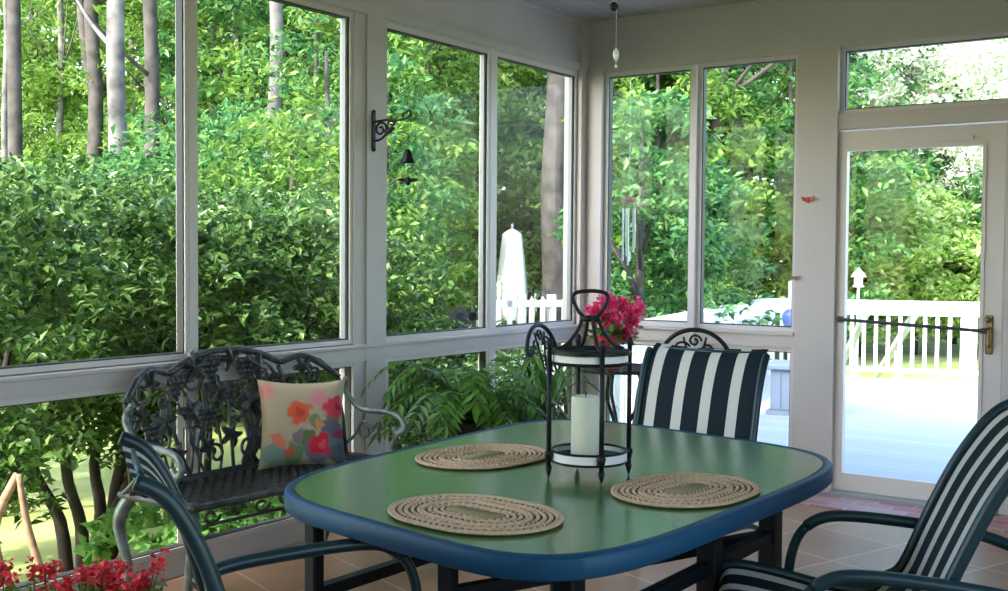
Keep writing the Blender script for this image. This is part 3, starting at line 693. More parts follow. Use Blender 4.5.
# left wood: px, depth, height, width, leaf colour
for i, px in enumerate((-30, 40, 105, 165, 225, 285, 345)):
    U.append((px, 24 + (i * 37 % 5), 8.0 + (i % 3), 2.6, 'leaf_wood', 'bright understory tree filling the back of the wood', 0.3))
for i, px in enumerate((-60, 10, 75, 135, 195, 250, 310, 370)):
    U.append((px, 31 + (i * 29 % 6), 11.0 + (i % 3), 3.6, 'leaf_bright' if i % 3 == 0 else 'leaf_wood', 'tall pale green tree deep in the wood', 0.3))
for i, (px, d_, h_, w_) in enumerate(((215, 11.5, 3.4, 1.2), (300, 11, 3.2, 1.2), (335, 12.5, 4.6, 1.3), (180, 18, 6.8, 1.4), (250, 17, 6.6, 1.5), (320, 16, 6.5, 1.6), (20, 12.5, 2.7, 1.3), (90, 12, 2.6, 1.3), (150, 11, 2.7, 1.1))):
    U.append((px, d_, h_, w_, 'leaf_wood' if i % 2 else 'leaf_deep', 'young leafy tree rising behind the shrubs', 0.2))
for i, (px, d_, h_, w_) in enumerate(((385, 15.5, 4.6, 1.3), (412, 16.5, 4.8, 1.1), (425, 19, 6.8, 1.9), (490, 20.5, 7.0, 1.9), (530, 19.5, 5.8, 1.8), (575, 19, 6.5, 1.9), (460, 23, 8.5, 2.6), (540, 24, 8.5, 2.8), (405, 22, 8.5, 2.5))):
    U.append((px, d_, h_, w_, ('leaf_wood', 'leaf_bright', 'leaf_wood')[i % 3], 'bright green tree seen left of the room corner', 0.4))
for i, (px, d_, h_, w_) in enumerate(((645, 10.9, 3.4, 0.8), (690, 12.2, 2.7, 0.8), (648, 18.5, 6.2, 1.6), (655, 17, 6.0, 1.7), (640, 22, 8.0, 2.4))):
    U.append((px, d_, h_, w_, ('leaf_deep', 'leaf_deep', 'leaf_wood', 'leaf_wood', 'leaf_deep')[i], 'dense tree behind the wind chime', 0.1))
for i, (px, d_, h_, w_) in enumerate(((700, 18, 5.4, 1.8), (745, 18.5, 5.0, 1.9), (790, 18, 6.2, 1.9), (760, 24, 8.6, 2.6), (715, 24, 8.6, 2.6), (820, 23, 8.0, 2.6))):
    U.append((px, d_, h_, w_, 'leaf_deep' if i % 3 != 1 else 'leaf_wood', 'deep green tree beyond the deck', 0.1))
for i, (px, d_, h_, w_) in enumerate(((862, 19.5, 3.6, 1.5), (915, 20, 2.9, 1.7), (975, 19.5, 2.3, 1.5), (1040, 20, 3.5, 2.0), (1000, 27, 8.6, 3.0), (860, 28, 9.0, 3.0))):
    U.append((px, d_, h_, w_, 'leaf_bright' if i != 3 else 'leaf_deep', 'sunlit green tree behind the far deck railing', 0.3))
for i, (px, d_, h_, w_) in enumerate(((905, 23, 6.8, 2.3), (955, 22, 6.4, 2.2), (870, 25, 7.6, 2.3), (1010, 24, 7.0, 2.4))):
    U.append((px, d_, h_, w_, 'blossom', 'white-blossomed tree behind the door with painted-in sun glare', 0.6))
cnt = {}
where = ['leftmost', 'second from left', 'third from left', 'fourth from left', 'fifth from left', 'sixth from left', 'seventh from left', 'eighth from left', 'ninth from left']
order = {}
for u in U: order.setdefault(u[5], []).append(u[0])
for u in U:
    r_ = sorted(order[u[5]]).index(u[0])
    under(u[0], u[1], u[2], u[3], u[4], u[5] + ', ' + where[r_] + ' of its row', int(u[0]) % 3, leaf=0.10 if u[1] < 14 else 0.13 + 0.004 * (u[1] - 14), n=6500 if u[1] < 14 else 9000, base=u[6])

# ================================================================== DINING TABLE
TC = (2.034, 2.968); TZ = 0.72
def super_outline(a, b, n, cnt=96, skew=0.0, taper=0.065):
    out = []
    for i in range(cnt):
        t = 2 * PI * i / cnt; c, s_ = math.cos(t), math.sin(t)
        x = a * math.copysign(abs(c) ** (2 / n), c); y = b * math.copysign(abs(s_) ** (2 / n), s_); yy = y; x = x * (1 + taper * yy); out.append((x, yy - skew * x))
    return out
table = thing('dining_table', 'rectangular patio table with green pebbled glass top and blue rim', 'table', (TC[0], TC[1], 0))
TA, TB_, TN, SK = 0.655, 0.90, 4.6, 0.186
ol = super_outline(TA, TB_, TN, 96, SK); inn = super_outline(TA - 0.028, TB_ - 0.028, TN, 96, SK)
MB().prism(inn, TZ - 0.012, TZ - 0.002).build('glass_top', M['tglass'], table, smooth=True, auto=40)
rm = MB(); secs = [(0.026, -0.003), (0.020, 0.001), (0.006, -0.001), (0.0, -0.007), (0.0, -0.050), (0.005, -0.056), (0.028, -0.056)]
vs = []; n_ = 96
for (ins_, dz) in secs: vs += [(x, y, TZ + dz) for x, y in super_outline(TA - ins_, TB_ - ins_, TN, 96, SK)]
fs = [(i * n_ + k_, i * n_ + (k_ + 1) % n_, ((i + 1) % len(secs)) * n_ + (k_ + 1) % n_, ((i + 1) % len(secs)) * n_ + k_) for i in range(len(secs)) for k_ in range(n_)]
rm.add(vs, [f[::-1] for f in fs]); rm.build('rim', M['rimblue'], table, smooth=True, auto=50)
LEGS = [(1.56, 2.34), (2.06, 2.32), (2.49, 2.22), (2.50, 2.98), (2.51, 3.42), (1.60, 3.62)]
LEGS = [(x - TC[0], y - TC[1]) for x, y in LEGS]
for i, (x, y) in enumerate(LEGS):
    w_ = 0.022 if i in (0, 1) else 0.030
    lg = MB().box(x - w_, x + w_, y - w_, y + w_, 0.02, TZ - 0.05, 0.006).build('leg', M['dframe'], table)
    MB().lathe([(0.037, 0.0), (0.037, 0.02), (0.03, 0.026)], 12, (x, y, 0)).build('foot_cap', M['gasket'], lg)
ap = MB()
for i in range(6):
    (x0, y0), (x1, y1) = LEGS[i], LEGS[(i + 1) % 6]
    ap.bar((x0, y0, TZ - 0.075), (x1, y1, TZ - 0.075), 0.03, 0.035)
ap.build('apron', M['dframe'], table)
lo = MB()
for (i, j) in ((1, 4), (0, 5), (2, 4)): lo.bar((*LEGS[i], 0.49 if j == 4 else .4), (*LEGS[j], 0.49 if j == 4 else .4), 0.034, 0.036)
lo.build('stretcher', M['dframe'], table)

# placemats ----------------------------------------------------------
def stadium(a, b, n):
    """points evenly spaced round an oval (half sizes a, b)"""
    N_ = 400; q = []
    for i in range(N_ + 1):
        t = 2 * PI * i / N_; c, s_ = math.cos(t), math.sin(t); q.append((b * 1.12 * c + math.copysign(min(1, abs(c) * 6), c) * (a - b * 1.12), b * s_))
    d_ = [0]
    for i in range(N_): d_.append(d_[-1] + math.dist(q[i], q[i + 1]))
    out = []; j = 0
    for i in range(n):
        t = d_[-1] * i / n
        while d_[j + 1] < t: j += 1
        f_ = (t - d_[j]) / max(1e-9, d_[j + 1] - d_[j]); x = q[j][0] + (q[j + 1][0] - q[j][0]) * f_; y = q[j][1] + (q[j + 1][1] - q[j][1]) * f_
        out.append((x, y, math.atan2(q[j + 1][1] - q[j][1], q[j + 1][0] - q[j][0])))
    return out, d_[-1]
pm = MB()
pm.m = 1
pl, _ = stadium(0.235, 0.178, 80); pm.prism([(x, y) for x, y, a in pl], 0.0, 0.004)
ring_r = [(0.236, 0), (0.226, 0), (0.209, 1), (0.193, 0), (0.176, 2), (0.159, 0), (0.149, 0), (0.132, 1), (0.116, 0), (0.099, 2)]
for (a, kind) in ring_r:
    b = a - 0.057; pl, per = stadium(a, b, 72)
    if kind == 0: pm.m = 0; pm.tube([(x, y, 0.006) for x, y, _ in pl], 0.0055, 6, closed=True, flat=0.7)
    else:
        pm.m = 1; pm.tube([(x, y, 0.0035) for x, y, _ in pl], 0.006, 5, closed=True, flat=0.4)
        pm.m = 0; nst = int(per / 0.019); pl, _ = stadium(a, b, nst)
        for (x, y, an) in pl:
            pm.ball((x, y, 0.0065), 0.006, 6, 4, (0.8, 1.15, 0.6) if kind == 1 else (1.5, 0.75, 0.6), Matrix.Rotation(an + 0.4, 3, 'Z'))
pm.m = 2; pl, _ = stadium(0.090, 0.034, 40); pm.prism([(x, y) for x, y, a in pl], 0.003, 0.008)
mat0 = pm.build('placemat', [M['jute'], M['jute2'], M['jute3']], None, smooth=True)
tag(mat0, 'woven jute placemat at the near left end of the table, closest to the left chair', 'placemat', 'oval woven placemats on the table')
mat0.location = (2.17, 2.285, TZ + 0.0005); mat0.rotation_euler = (0, 0, -0.10)
for (x, y, rz_, lab) in ((1.715, 2.955, 1.45, 'woven jute placemat on the far left side of the table, nearest the bench'), (2.475, 2.87, 1.50, 'woven jute placemat on the right side of the table in front of the lantern')):
    c = mat0.copy(); col.objects.link(c); c.location = (x, y, TZ + 0.0005); c.rotation_euler = (0, 0, rz_); c['label'] = lab

# lantern --------------------------------------------------------------
lan = thing('lantern', 'tall black metal lantern with glass cylinder and looped handle in the table centre', 'lantern', (2.143, 2.90, TZ), math.radians(2))
RR = 0.122; B1, B2 = 0.055, 0.355
for (sx, sy) in ((-1, -1), (1, -1), (1, 1), (-1, 1)):
    x, y = sx * RR * .72, sy * RR * .72
    p = MB().tube([(x, y, 0.012), (x, y, 0.395)], 0.0075, 8); p.lathe([(0.002, 0.0), (0.006, 0.012), (0.011, 0.03), (0.007, 0.035)], 8, (x, y, 0)); p.ball((x, y, 0.07), 0.014, 8, 6); p.ball((x, y, 0.065), 0.012, 8, 6, (1, 1, 1.6)); p.ball((x, y, 0.40), 0.010, 8, 6, (1, 1, 1.6))
    p.build('post', M['black'], lan, smooth=True)
MB().lathe([(0.0, 0.052), (0.108, 0.052), (0.112, 0.056), (0.108, 0.062), (0.0, 0.062)], 40, caps=False).lathe([(0.112, 0.044), (0.118, 0.048), (0.112, 0.052), (0.106, 0.048), (0.112, 0.044)], 40, caps=False).lathe([(0.112, 0.074), (0.118, 0.078), (0.112, 0.082), (0.106, 0.078), (0.112, 0.074)], 40, caps=False).build('base_plate', M['black'], lan, smooth=True, auto=40)
MB().lathe([(0.113, 0.050), (0.113, 0.078), (0.110, 0.078), (0.110, 0.050), (0.113, 0.050)], 40, caps=False).build('lower_band', M['wband'], lan, smooth=True, auto=40)['label'] = 'white band round the base'
MB().lathe([(0.113, 0.345), (0.113, 0.367), (0.110, 0.367), (0.110, 0.345), (0.113, 0.345)], 40, caps=False).build('upper_band', M['wband'], lan, smooth=True, auto=40)['label'] = 'white band under the shoulder'
MB().lathe([(0.112, 0.335), (0.118, 0.340), (0.112, 0.345), (0.106, 0.340), (0.112, 0.335)], 40, caps=False).lathe([(0.100, 0.366), (0.121, 0.366), (0.121, 0.378), (0.100, 0.382), (0.100, 0.366)], 40, caps=False).build('shoulder_ring', M['black'], lan, smooth=True, auto=40)
MB().lathe([(0.096, 0.062), (0.096, 0.366), (0.094, 0.366), (0.094, 0.062)], 40, caps=False).build('glass_cylinder', M['lglass'], lan, smooth=True, auto=40)
tp = MB()
for q in range(4):
    a = PI / 4 + q * PI / 2
    pts = [(0.105, 0.380), (0.075, 0.392), (0.050, 0.42), (0.034, 0.445), (0.026, 0.470)]
    tp.tube(smooth_path([(r * math.cos(a), r * math.sin(a), z) for r, z in pts], 5), 0.0055, 7)
tp.lathe([(0.018, 0.462), (0.031, 0.465), (0.031, 0.477), (0.018, 0.480)], 20)
tp.build('crown_scrolls', M['black'], lan, smooth=True)
hd = MB(); hp = [(-0.020, 0, 0.478), (-0.036, 0, 0.493), (-0.052, 0, 0.528), (-0.046, 0, 0.545), (-0.02, 0, 0.552), (0.02, 0, 0.552), (0.046, 0, 0.545), (0.052, 0, 0.528), (0.036, 0, 0.493), (0.020, 0, 0.478)]
hd.tube(smooth_path(hp, 4), 0.0058, 8).xf(Matrix.Rotation(math.radians(33), 4, 'Z')); hd.build('handle', M['black'], lan, smooth=True)
cn = thing('candle', 'thick ivory pillar candle standing inside the black lantern', 'candle', (2.143 - 0.012, 2.90 - 0.004, TZ + 0.062))
MB().lathe([(0.0, 0.0), (0.041, 0.0), (0.042, 0.004), (0.042, 0.172), (0.039, 0.177), (0.025, 0.171), (0.0, 0.169)], 32, caps=False).build('wax_body', M['wax'], cn, smooth=True, auto=50)
MB().tube([(0, 0, 0.168), (0.002, 0, 0.182), (0.005, 0, 0.188)], 0.0015, 6).build('wick', M['black'], cn)

# ================================================================== SLING CHAIRS
def sling_chair(label, loc, rz, recline=0.0, ztop=0.985, shift=0.0, trim=0):
    root = thing('patio_chair', label, 'chair', loc, rz, 'striped sling chairs round the table')
    dz = ztop - 0.985
    prof = [(0.275, 0.375), (0.285, 0.415), (0.255, 0.445), (0.15, 0.435), (0.0, 0.405), (-0.12, 0.40), (-0.17, 0.44), (-0.20, 0.52), (-0.235, 0.66), (-0.275, 0.80), (-0.32, 0.90), (-0.36, 0.955), (-0.405, 0.98)]
    P = []
    for (y, z) in prof:
        if z > 0.44 and y < 0: k_ = (z - 0.44) / 0.545; y -= recline * k_; z += dz * k_
        P.append((0, y + shift, z + (0.045 if shift and y > -.2 else 0)))
    sp = smooth_path(P, 4); W = 0.262; nx = 17; vs = []
    for p in sp:
        for i in range(nx): u = -1 + 2 * i / (nx - 1); vs.append((u * W, p.y, p.z - 0.012 * (1 - u * u)))
    n1 = len(vs); vs2 = [(x, y - 0.0, z - 0.004) for x, y, z in vs]
    fs = [(i * nx + j, i * nx + j + 1, (i + 1) * nx + j + 1, (i + 1) * nx + j) for i in range(len(sp) - 1) for j in range(nx - 1)]
    s_ = MB().add(vs + vs2, fs + [tuple(q + n1 for q in f[::-1]) for f in fs]); s_.build('sling', M['sling'], root, smooth=True)
    for sx in (-1, 1):
        rl = MB().tube([(sx * (W + 0.008), p.y, p.z) for p in sp[:len(sp) - trim]], 0.017, 8); rl.build('side_rail', M['teal'], root, smooth=True)
        xa = sx * 0.315
        yb = -0.235 - recline * .4
        arm = [(sx * 0.285, yb, 0.585), (xa, -0.17, 0.612), (xa, 0.0, 0.632), (xa, 0.17, 0.640), (xa, 0.25, 0.625), (xa, 0.305, 0.57), (xa, 0.33, 0.46), (xa, 0.335, 0.25), (xa, 0.325, 0.02)]
        spx = smooth_path(arm, 6); nA = 20
        am = MB().tube(spx[:nA + 8], [0.017] * (nA + 8), 10, flat=1.0); am.build('armrest', M['teal'], root, smooth=True)
        fl_ = MB().tube(spx[nA + 7:], 0.014, 8).build('front_leg', M['teal'], root, smooth=True)
        rear = [(xa, 0.31, 0.34), (xa, 0.1, 0.33), (xa, -0.14, 0.30), (xa, -0.25, 0.20), (xa, -0.33, 0.02)]
        rl_ = MB().tube(smooth_path(rear, 5), 0.014, 8).build('rear_leg', M['teal'], root, smooth=True)
        MB().lathe([(0.02, 0.0), (0.02, 0.03), (0.014, 0.035)], 10, (xa, 0.325, 0)).build('foot_cap', M['gasket'], fl_)
        MB().lathe([(0.02, 0.0), (0.02, 0.03), (0.014, 0.035)], 10, (xa, -0.335, 0)).build('foot_cap', M['gasket'], rl_)
    tpz = sp[-3]
    for (w_, y, z, r_) in ((0.315, 0.20, 0.335, 0.012), (0.315, -0.13, 0.30, 0.012), (W, tpz.y, tpz.z - 0.015, 0.010), (0.285, yb, 0.55, 0.010)):
        MB().tube([(-w_, y, z), (w_, y, z)], r_, 8).build('crossbar', M['teal'], root, smooth=True)
    return root
def face(dx, dy): return math.atan2(dy, dx) - PI / 2
sling_chair('striped sling chair at the left, its back turned nearly edge-on to the viewer', (2.085, 1.815, 0), face(0.555, 0.83), 0.0, 0.955)
sling_chair('striped sling chair in the right foreground, seat tucked at the table', (3.10, 2.955, 0), face(-0.93, -0.36), 0.10, 0.995, 0.235)
sling_chair('striped sling chair beyond the far end of the table facing the viewer', (1.80, 4.12, 0), face(0.0, -1.0), 0.0, 0.995, 0.0, 4)

# ================================================================== CAST METAL BENCH
BY0, BY1 = 2.70, 3.88; BM = (BY0 + BY1) / 2; HW = (BY1 - BY0) / 2
bench = thing('garden_bench', 'ornate cast-metal garden bench with grape and vine back against the left windows', 'bench', (0.0, BM, 0))
def top_z(u):            # outline of the back, u in -1..1
    u = abs(u)
    if u < 0.52: return 0.962 - 0.077 * (u / 0.52) ** 2.2
    t = (u - 0.52) / 0.48; return 0.885 + 0.035 * math.sin(t * PI * 0.75) - 0.20 * max(0, t - 0.35) ** 1.4
def bx_(v, u): return 0.16 - 0.06 * v + 0.10 * (abs(u) ** 3)      # the back leans and wraps forward at its ends
def bp(u, z): v = (z - 0.45) / 0.5; return (bx_(v, u), u * HW, z)
ob = MB()
ob.tube([bp(-1 + 2 * i / 48, top_z(-1 + 2 * i / 48)) for i in range(49)], 0.015, 8)
ob.tube([bp(-1 + 2 * i / 32, 0.455) for i in range(33)], 0.013, 8)
for sgn in (-1, 1):
    ob.tube([bp(sgn, 0.455), bp(sgn * 1.0, 0.6), bp(sgn * 0.98, 0.75), bp(sgn * 1.0, top_z(1))], 0.012, 8)
    ob.tube(smooth_path([bp(sgn * 0.40, 0.46), bp(sgn * 0.50, 0.6), bp(sgn * 0.55, 0.75), bp(sgn * 0.50, 0.875)], 5), 0.010, 7)
ob.tube([bp(-0.48 + 0.96 * i / 20, 0.825 + 0.095 * math.sqrt(max(0, 1 - (-1 + 2 * i / 20) ** 2))) for i in range(21)], 0.009, 7)
ob.build('back_frame', M['cast'], bench, smooth=True)
def spiral(u, z, r, a0, turns, dirn=1, n=22): return [bp(u + (r * (1 - i / n * 0.8)) * math.cos(a0 + dirn * turns * 2 * PI * i / n) / HW, z + (r * (1 - i / n * 0.8)) * math.sin(a0 + dirn * turns * 2 * PI * i / n)) for i in range(n + 1)]
sc_ = MB(); rg = random.Random(4)
for sgn in (-1, 1):
    for (u, z, r, a0, tn) in ((0.80, 0.83, 0.070, 0.5, 1.3), (0.68, 0.62, 0.075, 2.0, 1.3), (0.88, 0.60, 0.055, 1.0, 1.2), (0.30, 0.62, 0.070, 3.0, 1.3), (0.15, 0.53, 0.05, 0.0, 1.2), (0.60, 0.78, 0.05, 1.0, 1.2), (0.33, 0.85, 0.055, 2.5, 1.2), (0.10, 0.72, 0.055, 4.0, 1.2), (0.50, 0.52, 0.05, 4.0, 1.2), (0.85, 0.50, 0.04, 2.0, 1.1), (0.92, 0.72, 0.045, 2.0, 1.1)):
        sc_.tube(spiral(sgn * u, z, r, a0 if sgn > 0 else PI - a0, tn, sgn), 0.0075, 6)
    for q in range(9):
        u = sgn * rg.uniform(0.05, 0.95); z = rg.uniform(0.47, 0.6)
        sc_.tube(smooth_path([bp(u, 0.456), bp(u + rg.uniform(-.1, .1), z), bp(u + rg.uniform(-.15, .15), z + .14), bp(max(-.95, min(.95, u + rg.uniform(-.12, .12))), min(z + .28, top_z(u) - .02))], 4), 0.0065, 6)
sc_.tube([bp(0.0, 0.455), bp(0.01, 0.7), bp(0.0, 0.83)], 0.008, 6)
sc_.build('vine_scrolls', M['cast'], bench, smooth=True)
def vine_leaf(mb, u, z, r, rot_):
    pts = []; N_ = 30
    for i in range(N_):
        a = 2 * PI * i / N_; rad = r * (0.72 + 0.28 * math.cos(5 * a)) * (1 if abs(a - PI) > .25 else .6)
        pts.append((u + rad * math.cos(a + rot_) / HW, z + rad * math.sin(a + rot_)))
    front = [Vector(bp(*p)) + Vector((0.010 + 0.010 * math.sin(i * 1.3), 0, 0)) for i, p in enumerate(pts)]; back = [Vector(bp(*p)) - Vector((0.004, 0, 0)) for p in pts]
    c0 = Vector(bp(u, z)) + Vector((0.022, 0, 0)); c1 = Vector(bp(u, z)) - Vector((0.004, 0, 0))
    vs = front + back + [c0, c1]; fs = []
    for i in range(N_): j = (i + 1) % N_; fs += [(2 * N_, j, i), (2 * N_ + 1, N_ + i, N_ + j), (i, j, N_ + j, N_ + i)]
    mb.add(vs, fs)
lf = MB()
for (u, z, r, ro) in ((-0.30, 0.90, 0.075, 0.4), (0.05, 0.92, 0.06, 1.7), (0.30, 0.88, 0.075, 2.4), (-0.10, 0.80, 0.065, 4.0), (0.22, 0.74, 0.075, 5.0), (-0.36, 0.72, 0.075, 3.0), (-0.72, 0.86, 0.055, 1.0), (0.72, 0.86, 0.055, 2.0), (-0.62, 0.70, 0.07, 5.2), (0.62, 0.68, 0.07, 4.0), (-0.85, 0.74, 0.06, 0.2), (0.85, 0.70, 0.06, 3.0), (0.0, 0.60, 0.06, 1.2), (-0.22, 0.56, 0.05, 2.0), (0.45, 0.60, 0.055, 0.3), (-0.5, 0.56, 0.05, 1.3), (-0.78, 0.54, 0.045, 0.8), (0.8, 0.54, 0.045, 1.9)):
    vine_leaf(lf, u, z, r, ro)
lf.build('cast_leaves', M['cast'], bench, smooth=True, auto=50)
for (u, z, w_) in ((-0.14, 0.90, 5), (0.17, 0.88, 5), (0.02, 0.78, 4), (-0.48, 0.82, 4), (-0.72, 0.66, 5), (0.46, 0.80, 4), (0.72, 0.62, 5), (-0.20, 0.68, 4)):
    rws = w_; gr = MB()
    for i in range(rws):
        for j in range(rws - i): gr.ball(bp(u + (j - (rws - i - 1) / 2) * 0.026 / HW, z + 0.03 - i * 0.023), 0.0145, 7, 5)
    gr.build('grape_cluster', M['cast'], bench, smooth=True)
se = MB(); SX0, SX1 = 0.17, 0.60
fr_pts = [(SX0, -HW * .98, 0.445), (SX1 - .06, -HW * .98, 0.445), (SX1, -HW * .9, 0.445), (SX1 + .02, 0, 0.445), (SX1, HW * .9, 0.445), (SX1 - .06, HW * .98, 0.445), (SX0, HW * .98, 0.445)]
se.tube(smooth_path(fr_pts, 6) , 0.015, 8); se.tube([fr_pts[-1], fr_pts[0]], 0.012, 8)
nb = 22
for i in range(-7, nb + 1):      # diagonal lattice both ways, flat cast strips
    for sgn in (-1, 1):
        y0 = -HW * .97 + i * (2 * HW * .97) / nb; y1 = y0 + 0.42; x0, x1 = (SX0, SX1) if sgn > 0 else (SX1, SX0)
        lo_, hi_ = max(y0, -HW * .97), min(y1, HW * .97)
        if hi_ - lo_ < 0.03: continue
        f0, f1 = (lo_ - y0) / 0.42, (hi_ - y0) / 0.42
        se.bar((x0 + (x1 - x0) * f0, lo_, 0.443), (x0 + (x1 - x0) * f1, hi_, 0.443), 0.014, 0.008)
se.build('lattice_seat', M['cast'], bench, smooth=False)
apn = MB()
for i in range(9):
    u = -0.85 + 1.7 * i / 8; y = u * HW; sg = 1 if i % 2 else -1
    apn.tube([(SX1 - 0.0, y + 0.045 * math.cos(a) * (1 - a / 9), 0.405 + 0.03 * math.sin(a) * sg * (1 - a / 9)) for a in [0.4 * q for q in range(16)]], 0.006, 5)
apn.tube([(SX1, -HW * .9, 0.375), (SX1 + .01, 0, 0.37), (SX1, HW * .9, 0.375)], 0.007, 6)
apn.build('apron_scrolls', M['cast'], bench, smooth=True)
for sgn in (-1, 1):
    for (x, ox) in ((0.52, 0.06), (0.18, -0.05)):
        l = MB(); l.tube(smooth_path([(x, sgn * HW * .9, 0.44), (x + ox * .9, sgn * HW * .95, 0.33), (x + ox * .2, sgn * HW * .93, 0.17), (x + ox * .3, sgn * HW * .95, 0.06), (x + ox * 1.1, sgn * HW * .97, 0.012)], 6), [0.026, 0.027, 0.028, 0.028, 0.028, 0.027, 0.026, 0.025, 0.024, 0.023, 0.022, 0.021, 0.02, 0.019, 0.018, 0.017, 0.016, 0.015, 0.015, 0.015, 0.016, 0.017, 0.018, 0.019, 0.02], 8)
        l.ball((x + ox * 1.1, sgn * HW * .97, 0.018), 0.022, 8, 6, (1.2, 1, .8)); l.build('leg', M['castg'], bench, smooth=True)
    a = MB(); yA_ = sgn * HW
    a.tube(smooth_path([(0.16 + .1, yA_, 0.80), (0.24, yA_ * 1.03, 0.74), (0.33, yA_ * 1.05, 0.66), (0.47, yA_ * 1.06, 0.655), (0.56, yA_ * 1.06, 0.635), (0.585, yA_ * 1.06, 0.59), (0.55, yA_ * 1.05, 0.565), (0.525, yA_ * 1.05, 0.59)], 6), 0.0135, 8)
    a.tube(smooth_path([(0.56, yA_ * 1.05, 0.57), (0.52, yA_ * 1.03, 0.50), (0.56, yA_ * .98, 0.45)], 5), 0.012, 8)
    a.tube([(0.36 + 0.05 * math.cos(q) * (1 - q / 12), yA_ * 1.04, 0.56 + 0.05 * math.sin(q) * (1 - q / 12)) for q in [0.4 * j for j in range(20)]], 0.007, 6)
    a.tube(smooth_path([(0.20, yA_, 0.455), (0.30, yA_ * 1.02, 0.53), (0.33, yA_ * 1.04, 0.60), (0.36, yA_ * 1.05, 0.655)], 5), 0.008, 6)
    a.build('arm', M['castg'], bench, smooth=True)

# pillow ----------------------------------------------------------------
pw = MB(); nn = 22; S = 0.195; vs = []
for side in (1, -1):
    for i in range(nn + 1):
        for j in range(nn + 1):
            u = -1 + 2 * i / nn; v = -1 + 2 * j / nn
            px_ = 1 - 0.09 * (1 - v * v) ; pz_ = 1 - 0.09 * (1 - u * u)
            th = 0.055 * (max(0, (1 - u ** 4)) * max(0, (1 - v ** 4))) ** 0.45 * side
            vs.append((u * S * (1 - 0.10 * (1 - abs(v) ** 2) * abs(u) ** 3), th, v * S * (1 - 0.10 * (1 - abs(u) ** 2) * abs(v) ** 3)))
n1 = (nn + 1) ** 2
fs = [(i * (nn + 1) + j, (i + 1) * (nn + 1) + j, (i + 1) * (nn + 1) + j + 1, i * (nn + 1) + j + 1) for i in range(nn) for j in range(nn)]
pw.add(vs, fs + [tuple(q + n1 for q in f[::-1]) for f in fs])
pil = pw.build('cushion', M['pillow'], None, smooth=True)
tag(pil, 'square beige cushion printed with red and pink flowers, propped on the bench', 'cushion')
pil.matrix_world = Matrix.Translation((0.33, 3.53, 0.635)) @ Matrix.Rotation(math.radians(57), 4, 'Z') @ Matrix.Rotation(math.radians(-14), 4, 'X') @ Matrix.Rotation(math.radians(2), 4, 'Y')

# ================================================================== BISTRO SET IN THE CORNER
def bistro_chair(label, loc, rz):
    root = thing('bistro_chair', label, 'chair', loc, rz, 'small cast-metal bistro chairs in the corner')
    b = MB(); W = 0.19
    def q(x, z): return (x, -0.19 - 0.10 * (z - 0.45) / 0.5, z)
    outl = [q(-W * .85, 0.45), q(-W, 0.62), q(-W * 1.02, 0.78)] + [q(-W * 1.0 * math.cos(a), 0.80 + 0.19 * math.sin(a)) for a in [PI * i / 12 for i in range(1, 12)]] + [q(W * 1.02, 0.78), q(W, 0.62), q(W * .85, 0.45)]
    b.tube(smooth_path(outl, 3), 0.012, 8); b.build('back_frame', M['black'], root, smooth=True)
    s_ = MB()
    for (x, z, r, d_) in ((-.07, .88, .05, 1), (.07, .88, .05, -1), (0, .93, .035, 1), (-.1, .74, .05, -1), (.1, .74, .05, 1), (0, .78, .05, 1), (-.06, .62, .055, 1), (.06, .62, .055, -1), (0, .52, .04, 1), (-.12, .56, .035, 1), (.12, .56, .035, -1), (-.13, .85, .03, 1), (.13, .85, .03, -1)):
        s_.tube([q(x + r * (1 - t * .75) * math.cos(d_ * t * 8), z + r * (1 - t * .75) * math.sin(d_ * t * 8)) for t in [i / 18 for i in range(19)]], 0.0065, 6)
    for x in (-.05, .05): s_.tube(smooth_path([q(x, .45), q(x * 1.8, .6), q(x * .4, .75), q(x * 1.2, .95)], 5), 0.006, 6)
    s_.build('back_scrolls', M['black'], root, smooth=True)
    st_ = MB().lathe([(0.205, 0.43), (0.215, 0.44), (0.205, 0.452)], 28, caps=False)
    for i in range(-6, 7):
        w_ = math.sqrt(max(0, 0.205 ** 2 - (i * .03) ** 2)); st_.bar((i * .03, -w_, .441), (i * .03, w_, .441), 0.010, 0.006); st_.bar((-w_, i * .03, .441), (w_, i * .03, .441), 0.010, 0.006)
    st_.build('seat', M['black'], root, smooth=False)
    for (sx, sy) in ((-1, -1), (1, -1), (1, 1), (-1, 1)):
        MB().tube(smooth_path([(sx * .14, sy * .14, .435), (sx * .17, sy * .17, .3), (sx * .15, sy * .15, .15), (sx * .19, sy * .19, .01)], 5), 0.012, 8).build('leg', M['black'], root, smooth=True)
    return root
bistro_chair('black cast-metal chair by the corner windows, its openwork back seen edge-on beside the lantern', (0.74, 5.27, 0), face(0.99, 0.12))
bistro_chair('black cast-metal chair whose arched top shows above the striped chair', (1.19, 5.72, 0), face(-0.35, 0.94))
bt = thing('bistro_table', 'small round black metal table in the corner behind the lantern', 'table', (0.63, 5.85, 0))
t_ = MB().lathe([(0.265, 0.70), (0.275, 0.71), (0.265, 0.72), (0.25, 0.715)], 32, caps=False)
for i in range(-8, 9):
    w_ = math.sqrt(max(0, 0.26 ** 2 - (i * .03) ** 2)); t_.bar((i * .03, -w_, .71), (i * .03, w_, .71), 0.012, 0.006); t_.bar((-w_, i * .03, .71), (w_, i * .03, .71), 0.012, 0.006)
t_.build('tabletop', M['black'], bt)
for q in range(3):
    a = q * 2 * PI / 3 + .4; MB().tube(smooth_path([(.10 * math.cos(a), .10 * math.sin(a), .705), (.13 * math.cos(a), .13 * math.sin(a), .55), (.05 * math.cos(a), .05 * math.sin(a), .35), (.16 * math.cos(a), .16 * math.sin(a), .1), (.22 * math.cos(a), .22 * math.sin(a), .01)], 5), 0.011, 8).build('leg', M['black'], bt, smooth=True)
